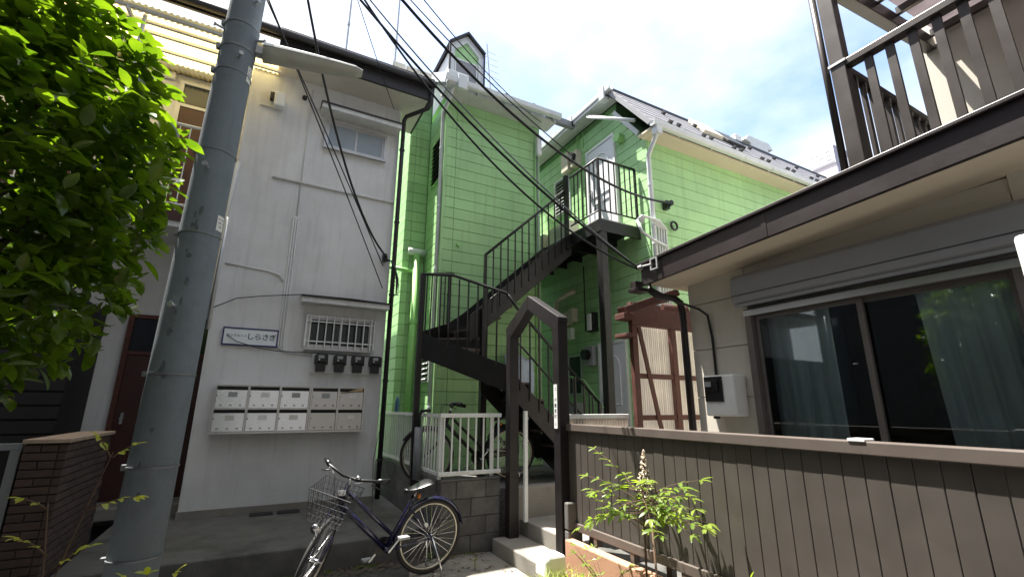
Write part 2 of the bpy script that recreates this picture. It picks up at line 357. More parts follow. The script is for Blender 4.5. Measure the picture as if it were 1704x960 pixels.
MB().tube([(1.93, 6.42, 6.74), (1.93, 6.47, 6.42), (1.90, 6.52, 6.36), (1.63, 6.86, 6.32), (1.61, 6.92, 6.27), (1.615, 6.94, 5.6), (1.615, 6.94, .3)], .036, 10).build('downpipe', 'roof_dark', wb, smooth=True)
for zz in (5.7, 4.4, 3.2, 1.9, .8):
    MB().tube([(1.615, 6.94, zz), (1.615, 6.94, zz+.03)], .046, 10).build('pipe_clip', 'roof_dark', wb)
# awnings
def awning(x0, x1, zf, depth, bm='stucco_trim'):
    a = MB().prism([(7.0, zf-.005), (7.0, zf+.12), (7.0-depth, zf+.06), (7.0-depth, zf-.02)], 'x', x0, x1).build('window_awning', bm, wb, .006)
    MB().prism([(7.0, zf+.123), (7.0, zf+.138), (7.0-depth-.02, zf+.076), (7.0-depth-.02, zf+.052), (7.0-depth-.004, zf+.052), (7.0-depth-.004, zf+.062)], 'x', x0-.015, x1+.015).build('flashing', 'roof_dark', a)
awning(.31, 1.53, 5.98, .30); awning(.36, 1.55, 2.95, .27)
# windows
def win(x0, x1, z0, z1, pane, grille=False):
    w = MB()
    for b in ((x0-.04, x1+.04, z1, z1+.04), (x0-.04, x1+.04, z0-.04, z0), (x0-.04, x0, z0, z1), (x1, x1+.04, z0, z1)):
        w.box(b[0], b[1], 6.955, 7.01, b[2], b[3])
    w = w.build('window', 'alu', wb, .004)
    xm = (x0+x1)/2
    box('pane', pane, w, x0+.02, xm-.012, 6.978, 6.985, z0+.02, z1-.02); box('pane', pane, w, xm+.012, x1-.02, 6.985, 6.992, z0+.02, z1-.02)
    s = MB()
    for a, b, yy in ((x0, xm+.015, 6.970), (xm-.015, x1, 6.9765)):
        s.box(a, b, yy, yy+.02, z0, z0+.022).box(a, b, yy, yy+.02, z1-.022, z1).box(a, a+.026, yy, yy+.02, z0+.022, z1-.022).box(b-.026, b, yy, yy+.02, z0+.022, z1-.022)
    s.build('sash', 'alu', w)
    box('sill', 'alu', w, x0-.05, x1+.05, 6.925, 6.955, z0-.055, z0-.03)
    if grille:
        gr = MB()
        for zz in (z0+.05, z1-.07): gr.box(x0-.03, x1+.03, 6.900, 6.908, zz, zz+.018)
        gr.box(x0-.05, x0-.03, 6.895, 6.953, z0-.02, z1+.02).box(x1+.03, x1+.05, 6.895, 6.953, z0-.02, z1+.02)
        gr.build('grille_frame', 'white_metal', w)
        for k in range(9):
            x = x0+.01+(x1-x0-.02)*k/8
            MB().box(x-.007, x+.007, 6.885, 6.899, z0-.03, z1+.03).build('grille_bar', 'white_metal', w)
win(.44, 1.32, 5.48, 5.88, 'frosted'); win(.50, 1.35, 2.36, 2.76, 'dark_glass', True)
# trunking and conduits painted with the wall
MB().tube([(-.22, 6.985, 4.775), (1.56, 6.985, 4.765)], .022, 8).build('conduit', 'stucco_trim', wb, smooth=True)
for dx in (0, .032, .064):
    MB().tube([(.13+dx, 6.99, 4.2), (.135+dx, 6.99, 2.36-dx*.4), (.16+dx, 6.985, 2.30-dx*.5), (.22+dx, 6.985, 2.275-dx*.5), (.60, 6.985, 2.265-dx*.5)], .0095, 6).build('conduit', 'stucco_trim', wb, smooth=True)
MB().tube([(.165, 6.99, 6.4), (.165, 6.99, 4.25)], .008, 6).build('conduit', 'stucco_trim', wb, smooth=True)
MB().tube([(-.62, 6.988, 3.40), (-.1, 6.988, 3.36), (.05, 6.985, 3.32), (.10, 6.985, 3.24)], .010, 6).build('conduit', 'stucco_trim', wb, smooth=True)
MB().tube([(-.66, 7.0, 4.9), (-.70, 6.97, 4.2), (-.70, 6.97, 2.95)], .026, 8).build('conduit', 'stucco_trim', wb, smooth=True)
MB().tube([(.06, 6.955, 6.20), (.06, 7.0, 6.20)], .035, 10).build('vent_hole', 'dark_slot', wb)
# corridor, doors, canopy
box('corridor_slab', 'stucco_trim', wb, -6, -.684, 7.0, 7.899, 3.80, 3.95, bev=.01)
box('slab_edge', 'door_red', wb, -6, -.690, 6.975, 6.998, 3.88, 4.02)
def door(x0, x1, z0, z1, tz):
    d = box('door', 'door_red', wb, x0, x1, 7.845, 7.895, z0, z1, bev=.006)
    MB().box(x0-.06, x0, 7.83, 7.9, z0, tz+.05).box(x1, x1+.06, 7.83, 7.9, z0, tz+.05).box(x0, x1, 7.83, 7.9, z1+.002, z1+.05).box(x0, x1, 7.83, 7.9, tz, tz+.05).build('door_frame', 'stucco_trim' if z0 > 3 else 'wood_red', wb)
    box('transom_pane', 'dark_glass', wb, x0, x1, 7.86, 7.87, z1+.052, tz-.002)
    MB().box(x0+.07, x0+.10, 7.80, 7.845, z0+.93, z0+1.07).tube([(x0+.085, 7.845, z0+1.0), (x0+.085, 7.79, z0+1.0)], .022, 10).build('handle', 'galv', d)
door(-1.62, -.74, .38, 2.20, 2.70); door(-1.62, -.92, 3.955, 6.02, 6.42); door(-3.3, -2.5, 3.955, 6.02, 6.42)
MB().box(-3.0, -1.75, 7.82, 7.88, 6.45, 6.56).build('corridor_light', 'white_plastic', wb, .01)
rl = MB().tube([(-6, 7.02, 5.28), (-.70, 7.02, 5.28)], .022, 8).tube([(-6, 7.02, 4.12), (-.70, 7.02, 4.12)], .015, 6)
rl = rl.build('railing', 'white_metal', wb)
for k in range(34):
    x = -.80-k*.12; MB().tube([(x, 7.02, 4.0), (x, 7.02, 5.27)], .008, 6).build('baluster', 'white_metal', rl)
cs = MB(); n = 90
for i in range(n):
    for j in range(2):
        pass
xs = [-4.6+(4.28)*i/260 for i in range(261)]
vs = []; 
for x in xs:
    w_ = .014*math.sin(x*2*math.pi/.066); vs += [(x, 6.24, 6.36+w_), (x, 7.86, 6.585+w_)]
cs.add(vs, [(2*i, 2*i+1, 2*i+3, 2*i+2) for i in range(260)])
cp = cs.build('canopy_sheet', 'poly_yellow', wb, smooth=True, fix=False)
for k, yy in enumerate((6.30, 6.55, 6.8, 7.2)):
    zz = 6.30+(yy-6.24)*.139
    MB().box(-4.6, -.30, yy-.02, yy+.02, zz, zz+.04).build('canopy_purlin', 'stucco_trim', cp)
for x in (-.9, -2.0, -3.1, -4.2):
    MB().bar((x, 6.26, 6.27), (x, 7.88, 6.495), .03, .05).build('canopy_rafter', 'stucco_trim', cp)
MB().tube([(-1.86, 6.4, 6.33), (-1.86, 6.4, 5.4), (-1.86, 6.97, 5.1)], .024, 8).build('canopy_post', 'white_metal', wb)
# things fixed to the facade ------------------------------------------------
sg = thing('name_sign', 'white name plate with navy border and Japanese lettering above the mailboxes', 'sign', (-.19, 6.98, 2.43))
box('plate', 'sign_white', sg, -.512, .125, 6.972, 6.995, 2.315, 2.538)
b = MB()
for q in ((-.518, .131, 2.526, 2.544), (-.518, .131, 2.309, 2.327), (-.518, -.502, 2.327, 2.526), (.115, .131, 2.327, 2.526)): b.box(q[0], q[1], 6.966, 6.996, q[2], q[3])
b.build('border', 'navy', sg)
fr = (R(90), 0, 0)
text_obj('コンフォート', .040, 'lettering', 'ink', sg, (-.475, 6.970, 2.437), fr)
for i, ch in enumerate('しらさぎ'): text_obj(ch, .094, 'lettering', 'ink', sg, (-.245+i*.088, 6.970, 2.43), fr, bold=.0008)
def mailbox_bank(x0, ncol, wcol, label, m1):
    t = thing('mailbox_bank', label, 'mailboxes', (x0, 6.99, 1.22), 'steel mailbox banks on the white wall')
    x1 = x0+ncol*wcol; z0, z1 = 1.23, 1.79
    MB().box(x0-.006, x1+.006, 6.875, 6.995, z1, z1+.012).box(x0-.006, x1+.006, 6.835, 6.995, z0-.022, z0).box(x0-.006, x0, 6.87, 6.995, z0, z1).box(x1, x1+.006, 6.87, 6.995, z0, z1)\
        .box(x0, x1, 6.93, 6.992, z0, z1).build('casing', 'stainless2', t)
    dv = MB()
    for c in range(1, ncol): dv.box(x0+c*wcol-.012, x0+c*wcol+.012, 6.872, 6.93, z0, z1)
    dv.box(x0, x0+.012, 6.872, 6.93, z0, z1).box(x1-.012, x1, 6.872, 6.93, z0, z1)
    for c in range(ncol): dv.box(x0+c*wcol+.012, x0+(c+1)*wcol-.012, 6.872, 6.93, z0+.270, z0+.288)
    dv.build('divider', 'stainless2', t)
    for c in range(ncol):
        for r in range(2):
            a = x0+c*wcol+.016; e = x0+(c+1)*wcol-.016; zb = z0+.006+r*.284; zt = zb+.218
            j = random.uniform(-.004, .004)
            d = MB().add([(a,6.880+j,zb),(e,6.880-j,zb),(e,6.888-j,zt),(a,6.888+j,zt),(a,6.9,zb),(e,6.9,zb),(e,6.9,zt),(a,6.9,zt)],
                         [(0,1,2,3),(4,7,6,5),(0,4,5,1),(1,5,6,2),(2,6,7,3),(3,7,4,0)]).build('door', m1, t)
            box('slot', 'dark_slot', t, a, e, 6.905, 6.93, zt+.002, zt+.042)
            xm = (a+e)/2+.01
            MB().box(xm-.05, xm+.05, 6.8735, 6.879, zt-.085, zt-.025).build('card_holder', ['stainless2', 'paper', 'paper', 'grey_plastic'][(c*2+r*3) % 4], d)
            k = MB()
            for q in range(3):
                for s in (-.011, .004): k.box(a+.06+q*.105+s, a+.067+q*.105+s, 6.8725, 6.881, zb+.022, zb+.042)
            k.build('dial', 'dark_slot', d)
            MB().tube([(a+.006, 6.882, zb+.15), (a+.006, 6.868, zb+.15)], .012, 8).build('latch', 'galv', d)
    return t
mailbox_bank(-.485, 3, .3635, 'shiny stainless bank of six mailboxes on the white wall', 'stainless')
mailbox_bank(.622, 2, .3490, 'duller stainless bank of four mailboxes nearest the black downpipe', 'stainless2')
tag(MB().add([(1.0,6.868,1.735),(1.29,6.868,1.752),(1.29,6.868,1.80),(1.0,6.868,1.715),(1.0,6.872,1.735),(1.29,6.872,1.752),(1.29,6.872,1.80),(1.0,6.872,1.715)],
    [(0,1,2,3),(4,7,6,5),(0,4,5,1),(1,5,6,2),(2,6,7,3)]).build('envelope', 'cardboard'), 'brown envelope sticking out of the top right mailbox', 'envelope')
mtl = ['leftmost of the four black electricity meters under the barred window', 'second black electricity meter from the left under the barred window', 'third black electricity meter from the left under the barred window', 'black electricity meter nearest the black downpipe under the barred window']
box('meter_board', 'stucco_trim', wb, .585, 1.545, 6.962, 6.999, 1.985, 2.255, bev=.006)
for i, x in enumerate((.70, .945, 1.19, 1.435)):
    t = thing('electricity_meter', mtl[i], 'meter', (x, 6.96, 2.0), 'electricity meters on the white wall')
    MB().prism([(x-.085, 2.11), (x-.085, 2.225), (x-.06, 2.25), (x+.06, 2.25), (x+.085, 2.225), (x+.085, 2.10), (x+.055, 2.10), (x+.055, 2.13), (x-.055, 2.13), (x-.055, 2.11)], 'y', 6.84, 6.96).build('hood', 'black_plastic', t, .006)
    MB().box(x-.06, x+.06, 6.862, 6.958, 2.005, 2.128).build('body', 'black_plastic', t, .006)
    box('display', 'grey_plastic', t, x-.045, x+.03, 6.834, 6.8385, 2.185, 2.225)
    MB().tube([(x-.03, 6.838, 2.165), (x-.03, 6.83, 2.165)], .010, 8).build('button', 'white_plastic', t)
fl = thing('wall_light', 'small clear square wall light under the dark eave', 'wall light', (-.33, 6.98, 6.05))
MB().box(-.52, -.30, 6.97, 6.998, 5.88, 6.14).build('back_plate', 'soffit', fl)
MB().box(-.34, -.20, 6.84, 6.968, 5.86, 6.10).build('lens', 'white_plastic', fl, .02)
MB().box(-.40, -.345, 6.90, 6.968, 5.98, 6.10).build('bracket', 'black_plastic', fl, .006)
# roof top: clear trough stack and masts
tr_ = thing('clear_roof_trough', 'clear plastic trough lying on the dark roof corner', 'trough', (1.6, 6.6, 6.9))
for k in range(3):
    x = 1.27+k*.225
    MB().box(x, x+.21, 6.52, 6.70, 6.895, 6.905).box(x, x+.21, 6.52, 6.526, 6.906, 7.05).box(x, x+.21, 6.694, 6.70, 6.906, 7.05).box(x, x+.008, 6.527, 6.693, 6.906, 7.04).box(x+.202, x+.21, 6.527, 6.693, 6.906, 7.04).build('trough_section', 'lamp_lens', tr_, .002)
for x, y, zb, zt, lb in ((.60, 7.3, 6.9, 9.6, 'thin antenna mast on the dark roof, left of the two'), (1.45, 7.3, 6.9, 9.6, 'thin antenna mast on the dark roof, right of the two beside the clear trough')):
    t = thing('antenna_mast', lb, 'mast', (x, y, zb), 'antenna masts on the dark roof')
    MB().tube([(x, y, zb), (x, y, zt)], .018, 8).build('pole', 'galv', t)
    MB().tube([(x, y, zb+1.2), (x, y, zb+1.26)], .027, 8).build('clamp', 'galv', t)
    MB().bar((x-.6, y, zt-.1), (x+.2, y, zt-.02), .015).build('boom', 'galv', t)
# dark slatted house at far left
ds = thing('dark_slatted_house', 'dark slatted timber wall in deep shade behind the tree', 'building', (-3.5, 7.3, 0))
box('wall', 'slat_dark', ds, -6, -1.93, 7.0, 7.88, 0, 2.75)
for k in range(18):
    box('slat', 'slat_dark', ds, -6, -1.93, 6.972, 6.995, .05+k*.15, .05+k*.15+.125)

# ================================================================== GREEN APARTMENT BUILDING
STEP = .19
gb = thing('green_apartment_building', 'light green lap-sided two-wing apartment building with grey roof and white gutters', 'building', (3.6, 6.5, .62))
def boards(parent, Ln, z0, n, place_fn):
    me = mesh_of(chamfer_box(0, Ln, -.016, .006, 0, STEP-.007, .004), 'board', 'green')
    for k in range(n): place_fn(me, z0+k*STEP)
# left wing
lw = MB().box(2.346, 4.25, 6.816, 12, .60, 6.93).box(1.956, 2.345, 7.716, 12, .60, 7.62).build('left_wall', 'green_back', gb)
boards(lw, 1.92, .63, 33, lambda me, z: place(me, 'board', lw, (2.33, 6.81, z)))
boards(lw, .878, .63, 33, lambda me, z: place(me, 'board', lw, (2.34, 7.692, z), (0, 0, R(-90))))
boards(lw, .372, .63, 36, lambda me, z: place(me, 'board', lw, (1.945, 7.71, z)))
boards(lw, 2.6, .63, 36, lambda me, z: place(me, 'board', lw, (1.95, 10.30, z), (0, 0, R(-90))))
MB().box(2.302, 2.345, 6.775, 6.790, .62, 6.9).box(2.308, 2.322, 6.791, 6.825, .62, 6.9).build('corner_trim', 'green', lw)
MB().box(2.52, 2.528, 6.790, 6.7935, .63, 6.85).build('board_joint', 'green_back', lw)
MB().box(2.05, 2.056, 7.690, 7.6935, .63, 7.3).build('board_joint', 'green_back', lw)
# left roof
rf = MB().add([(2.17,6.40,6.96),(4.47,6.40,6.96),(4.47,8.9,8.72),(2.17,8.9,8.72),(2.17,6.40,7.05),(4.47,6.40,7.05),(4.47,8.9,8.81),(2.17,8.9,8.81)],
     [(0,3,2,1),(4,5,6,7),(0,1,5,4),(1,2,6,5),(2,3,7,6),(3,0,4,7)]).build('left_roof', 'roof_grey', gb)
MB().add([(1.90,7.38,7.66),(2.168,7.38,7.66),(2.168,8.9,8.72),(1.90,8.9,8.72),(1.90,7.38,7.75),(2.168,7.38,7.75),(2.168,8.9,8.81),(1.90,8.9,8.81)],
     [(0,3,2,1),(4,5,6,7),(0,1,5,4),(1,2,6,5),(2,3,7,6),(3,0,4,7)]).build('left_roof_return', 'roof_grey', gb)
MB().box(2.20, 4.44, 6.47, 6.815, 6.885, 6.94).build('left_soffit', 'stucco_trim', gb)
MB().bar((2.155, 6.40, 6.99), (2.155, 8.88, 8.74), .03, .16).build('verge_board', 'white_pipe', gb)
def gutter(p, q, name='gutter'):
    p = Vector(p); q = Vector(q); d = (q-p).normalized(); s = Vector((0, 0, 1)).cross(d)
    prof = [(-.055, .05), (-.05, -.03), (-.03, -.05), (.03, -.05), (.05, -.03), (.055, .05), (.045, .05), (.04, -.025), (-.04, -.025), (-.045, .05)]
    vs = []
    for e in (p, q):
        for a, b_ in prof: vs.append(e+s*a+Vector((0, 0, b_)))
    n = len(prof)
    return MB().add(vs, [(i, (i+1) % n, (i+1) % n+n, i+n) for i in range(n)]+[tuple(range(n)), tuple(range(2*n-1, n-1, -1))]).build(name, 'white_pipe', gb)
gutter((2.15, 6.37, 6.93), (4.47, 6.37, 6.96))
MB().box(2.17, 2.55, 6.36, 6.46, 6.86, 7.14).box(2.34, 2.50, 6.30, 6.36, 6.80, 7.08).build('gutter_box', 'white_pipe', gb, .012)
for x in (2.75, 3.3, 3.85, 4.35): MB().box(x, x+.02, 6.425, 6.465, 6.85, 6.97).build('gutter_bracket', 'white_pipe', gb)
for x in (3.35, 3.95): MB().box(x, x+.05, 6.52, 6.60, 7.13, 7.19).build('snow_guard', 'black_plastic', gb)
MB().tube([(2.29, 6.43, 6.86), (2.29, 6.6, 6.75), (2.285, 6.86, 6.62), (2.285, 6.87, 6.4), (2.285, 6.87, .65)], .034, 10).build('downpipe', 'white_pipe', gb, smooth=True)
for z in (5.9, 4.8, 3.7, 2.6, 1.5): MB().tube([(2.285, 6.87, z), (2.285, 6.87, z+.04)], .041, 10).build('pipe_clip', 'white_pipe', gb)
MB().tube([(2.16, 7.60, .62), (2.16, 7.60, 4.16)], .058, 12).build('soil_pipe', 'green_paint', gb, smooth=True)
MB().tube([(2.01, 7.60, 4.20), (2.31, 7.60, 4.20)], .062, 12).build('pipe_cowl', 'white_pipe', gb, smooth=True)  # T top of the green pipe; sunlight put into its white colour
MB().tube([(1.70, 7.62, 3.86), (2.16, 7.62, 3.84)], .036, 10).build('branch_pipe', 'green_paint', gb, smooth=True)
MB().tube([(2.16, 7.60, 2.9), (2.16, 7.60, 2.98)], .067, 12).build('pipe_collar', 'green_paint', gb, smooth=True)
for i, x in enumerate((4.13, 4.19)):
    MB().tube([(x, 6.77, 6.5), (x, 6.77, .7)], .014, 8).build('conduit', ['green_paint', 'grey_plastic'][i], gb, smooth=True)
MB().box(4.14, 4.24, 6.69, 6.79, 6.25, 6.62).build('junction_box', 'white_plastic', gb, .01)
MB().tube([(2.62, 6.785, 4.16), (2.62, 6.74, 4.16)], .035, 10).build('vent_cap', 'green_paint', gb)
def louver_x(xf, y0, y1, z0, z1, m='black_plastic', fm='green_paint', parent=None):   # on a wall facing -x
    w = MB().box(xf-.03, xf+.01, y0-.035, y0, z0-.035, z1+.035).box(xf-.03, xf+.01, y1, y1+.035, z0-.035, z1+.035).box(xf-.03, xf+.01, y0, y1, z0-.035, z0).box(xf-.03, xf+.01, y0, y1, z1, z1+.035).build('window', fm, gb)
    box('pane', 'dark_glass', w, xf-.006, xf-.002, y0, y1, z0, z1)
    n = max(4, int((z1-z0)/.075))
    for k in range(n):
        z = z0+(k+.5)*(z1-z0)/n
        MB().add([(xf-.055,y0+.004,z-.03),(xf-.055,y1-.004,z-.03),(xf-.010,y1-.004,z+.02),(xf-.010,y0+.004,z+.02),(xf-.052,y0+.004,z-.034),(xf-.052,y1-.004,z-.034),(xf-.007,y1-.004,z+.016),(xf-.007,y0+.004,z+.016)],
                 [(0,1,2,3),(4,7,6,5),(0,4,5,1),(1,5,6,2),(2,6,7,3),(3,7,4,0)]).build('louver', m, w)
louver_x(2.32, 6.98, 7.38, 5.40, 6.22); louver_x(2.32, 7.05, 7.42, 1.95, 2.60, 'white_metal', 'white_metal')
# dormer
dm = MB().prism([(2.56, 7.6), (3.15, 7.6), (3.15, 8.48), (2.855, 8.76), (2.56, 8.48)], 'y', 7.315, 8.8).build('dormer', 'green', gb)
MB().prism([(2.50, 7.62), (2.595, 7.62), (2.595, 8.45), (2.855, 8.70), (3.115, 8.45), (3.115, 7.62), (3.21, 7.62), (3.21, 8.53), (2.855, 8.86), (2.50, 8.53)], 'y', 7.27, 7.314).build('dormer_trim', 'white_pipe', dm)
MB().prism([(2.50, 8.531), (2.855, 8.861), (3.21, 8.531), (3.25, 8.555), (2.855, 8.92), (2.46, 8.555)], 'y', 7.20, 8.85).build('dormer_roof', 'roof_dark', dm)
MB().box(2.47, 2.499, 7.22, 7.262, 7.55, 8.54).box(3.211, 3.24, 7.22, 7.262, 7.55, 8.54).build('dormer_edge', 'roof_dark', dm)
MB().box(2.64, 3.07, 7.295, 7.313, 7.70, 8.24).build('dormer_window', 'shutter_grey', dm, .004)
MB().box(2.61, 3.10, 7.285, 7.312, 8.242, 8.272).box(2.61, 2.638, 7.285, 7.312, 7.66, 8.241).box(3.072, 3.10, 7.285, 7.312, 7.66, 8.241).build('window_frame', 'white_metal', dm)
bm_ = mesh_of(chamfer_box(0, 1.35, -.012, .004, 0, .118, .003), 'board', 'white_pipe')  # dormer side siding made white: sunlit brightness put into the colour
for k in range(8): place(bm_, 'board', dm, (2.556, 8.68, 7.56+k*.122), (0, 0, R(-90)))
# right wing
prof = [(4.936, .6), (4.936, 5.95), (5.62, 6.86), (5.62, 7.04), (9.5, 7.04), (9.5, .6)]
rw = MB().prism(prof, 'x', 5.206, 13.5).build('right_wall', 'green_back', gb)
def course_y(z):     # front limit of the gable boards, following the rake
    return 4.92 if z < 5.76 else 4.92+(z+STEP-5.95)*.752
cache = {}
for k in range(34):
    z = .63+k*STEP; y0 = course_y(z); Ln = round(9.0-y0, 3)
    if Ln not in cache: cache[Ln] = mesh_of(chamfer_box(0, Ln, -.016, .006, 0, STEP-.007, .004), 'board', 'green')
    if z+STEP < 7.05: place(cache[Ln], 'board', rw, (5.20, 9.0, z), (0, 0, R(-90)))
ma = mesh_of(chamfer_box(0, 2.42, -.016, .006, 0, STEP-.007, .004), 'board', 'green'); mb_ = mesh_of(chamfer_box(0, 5.85, -.016, .006, 0, STEP-.007, .004), 'board', 'green')
for k in range(9, 28):
    z = .63+k*STEP; place(ma, 'board', rw, (5.19, 4.93, z)); place(mb_, 'board', rw, (7.618, 4.93, z))
MB().box(7.607, 7.621, 4.917, 4.9225, 2.2, 5.9).build('board_joint', 'green_paint', rw)
MB().box(5.165, 5.183, 4.905, 4.945, .62, 5.93).box(5.184, 5.22, 4.897, 4.9125, .62, 5.93).build('corner_trim', 'green', rw)
rr_ = MB().add([(4.98,4.60,5.90),(13.6,4.60,5.90),(13.6,5.60,7.20),(4.98,5.60,7.20),(4.98,4.60,5.98),(13.6,4.60,5.98),(13.6,5.60,7.28),(4.98,5.60,7.28)],
    [(0,3,2,1),(4,5,6,7),(0,1,5,4),(1,2,6,5),(2,3,7,6),(3,0,4,7)]).build('right_roof', 'roof_grey', gb)
for k in range(7):
    t0 = .03+k*.136; y = 4.60+t0; z = 5.985+t0*1.3
    for j in range(8):
        xa = 4.98+j*1.07+(k % 2)*.0; xb = min(xa+1.064, 13.6)
        MB().add([(xa,y,z),(xb,y,z),(xb,y+.14,z+.175),(xa,y+.14,z+.175),(xa,y,z+.014),(xb,y,z+.014),(xb,y+.14,z+.179),(xa,y+.14,z+.179)],
            [(0,3,2,1),(4,5,6,7),(0,1,5,4),(1,2,6,5),(2,3,7,6),(3,0,4,7)]).build('slate', 'roof_grey', rr_)
MB().box(4.98, 13.6, 5.55, 9.5, 7.20, 7.285).build('top_roof', 'roof_dark', gb)
MB().bar((4.962, 4.60, 5.95), (4.962, 5.60, 7.25), .03, .08).build('verge_board', 'shutter_grey', gb)
MB().box(5.0, 13.55, 4.63, 4.915, 5.865, 5.898).build('right_soffit', 'cream_soffit', gb)
gutter((4.96, 4.56, 5.925), (13.6, 4.56, 5.955)); gutter((4.93, 9.4, 7.16), (4.93, 5.42, 7.16))
MB().box(4.90, 5.19, 5.55, 9.4, 7.05, 7.09).build('side_soffit', 'stucco_trim', gb)
for y in (5.55, 6.55): MB().box(4.86, 5.0, y, y+.14, 7.0, 7.26).build('gutter_box', 'white_pipe', gb, .01)
for k in range(10): MB().box(5.6+k*.8, 5.62+k*.8, 4.505, 4.62, 5.885, 5.99).build('gutter_bracket', 'white_pipe', gb)
MB().tube([(4.95, 4.93, 6.18), (4.95, 6.15, 7.0)], .032, 10).build('rake_pipe', 'white_pipe', gb, smooth=True)
MB().bar((5.172, 5.08, 6.09), (5.172, 5.66, 6.86), .02, .08).build('rake_trim', 'white_pipe', gb)
MB().tube([(5.06, 4.56, 5.87), (5.06, 4.60, 5.72), (5.13, 4.84, 5.55), (5.14, 4.86, 5.40), (5.14, 4.86, .7)], .038, 10).build('downpipe', 'white_pipe', gb, smooth=True)
MB().box(5.0, 5.12, 4.50, 4.62, 5.74, 5.87).build('hopper', 'white_pipe', gb, .01)
for z in (5.0, 4.0, 3.0): MB().tube([(5.14, 4.86, z), (5.14, 4.86, z+.04)], .045, 10).build('pipe_clip', 'white_pipe', gb)
gs = mesh_of(MB().box(-.03, .03, -.03, .03, -.01, .05), 'snow_guard', 'black_plastic')
for k in range(9):
    for (t0, dx) in ((.28, 0), (.28, .2), (.72, .35)):
        place(gs, 'snow_guard', gb, (5.75+k*.85+dx, 4.60+t0, 5.99+t0*1.3+.012), (R(52), 0, 0))
sk = MB().add([(7.0,5.16,6.72),(7.55,5.16,6.72),(7.55,5.50,7.16),(7.0,5.50,7.16),(7.0,5.12,6.78),(7.55,5.12,6.78),(7.55,5.46,7.24),(7.0,5.46,7.24)],
    [(0,3,2,1),(4,5,6,7),(0,1,5,4),(1,2,6,5),(2,3,7,6),(3,0,4,7)]).build('skylight', 'cream_plastic', gb, .01)
MB().add([(7.60,5.10,6.66),(8.15,5.10,6.66),(8.15,5.42,7.08),(7.60,5.42,7.08),(7.60,5.06,6.70),(8.15,5.06,6.70),(8.15,5.38,7.13),(7.60,5.38,7.13)],
    [(0,3,2,1),(4,5,6,7),(0,1,5,4),(1,2,6,5),(2,3,7,6),(3,0,4,7)]).build('skylight', 'black_plastic', gb, .01)
vt = MB().prism([(9.2, 7.29), (9.2, 7.42), (9.0, 7.46), (9.15, 7.60), (9.9, 7.60), (10.05, 7.46), (9.85, 7.42), (9.85, 7.29)], 'y', 5.6, 6.2).build('roof_vent', 'white_pipe', gb, .01)
MB().box(8.75, 8.98, 5.65, 5.95, 7.29, 7.55).build('roof_vent', 'white_plastic', gb, .02)
# upper door, meters, vent
def panel_door(y0, y1, z0, z1):
    f = MB().box(5.13, 5.19, y0-.05, y0, z0, z1+.05).box(5.13, 5.19, y1, y1+.05, z0, z1+.05).box(5.13, 5.19, y0, y1, z1+.001, z1+.05).build('door_frame', 'white_metal', gb)
    d = box('door', 'door_white', gb, 5.145, 5.185, y0, y1, z0, z1, bev=.004)
    w = y1-y0; pts = []
    for k in range(9):
        a = math.pi*k/8; pts.append((5.140, (y0+y1)/2-math.cos(a)*w*.30, z1-.40+math.sin(a)*.22))
    MB().tube([(5.140, y0+w*.2, z0+.95)]+pts+[(5.140, y1-w*.2, z0+.95), (5.140, y0+w*.2, z0+.95)], .011, 6).build('moulding', 'door_white', d)
    MB().tube([(5.140, y0+w*.2, z0+.25), (5.140, y0+w*.2, z0+.8), (5.140, y1-w*.2, z0+.8), (5.140, y1-w*.2, z0+.25), (5.140, y0+w*.2, z0+.25)], .011, 6).build('moulding', 'door_white', d)
    MB().box(5.115, 5.144, y1-.12, y1-.06, z0+.92, z0+1.12).tube([(5.13, y1-.09, z0+1.02), (5.07, y1-.09, z0+1.02), (5.07, y1-.20, z0+1.02)], .010, 6).build('handle', 'galv', d)
panel_door(5.70, 6.44, 4.43, 6.38); panel_door(5.70, 6.31, .64, 2.58)
MB().tube([(5.19, 5.50, 6.22), (5.05, 5.50, 6.22)], .085, 16).build('vent_cap', 'green_paint', gb)
MB().box(5.05, 5.19, 6.98, 7.22, 6.30, 6.72).build('meter_box', 'cream_plastic', gb, .01)
m_ = MB().box(5.06, 5.19, 6.68, 6.90, 6.30, 6.62).build('electric_meter', 'cream_plastic', gb, .01); MB().tube([(5.06, 6.79, 6.48), (4.98, 6.79, 6.48)], .085, 12).build('dial', 'black_plastic', m_)
for yy in (6.74, 6.80, 6.60): MB().tube([(5.175, yy, 6.62), (5.175, yy, 7.0)], .010, 6).build('conduit', 'green_paint', gb)
MB().tube([(5.17, 6.70, 6.34), (5.17, 6.70, 4.45)], .02, 8).build('conduit', 'green_paint', gb)
louver_x(5.19, 7.12, 7.62, 5.50, 6.28, 'white_metal', 'white_metal')
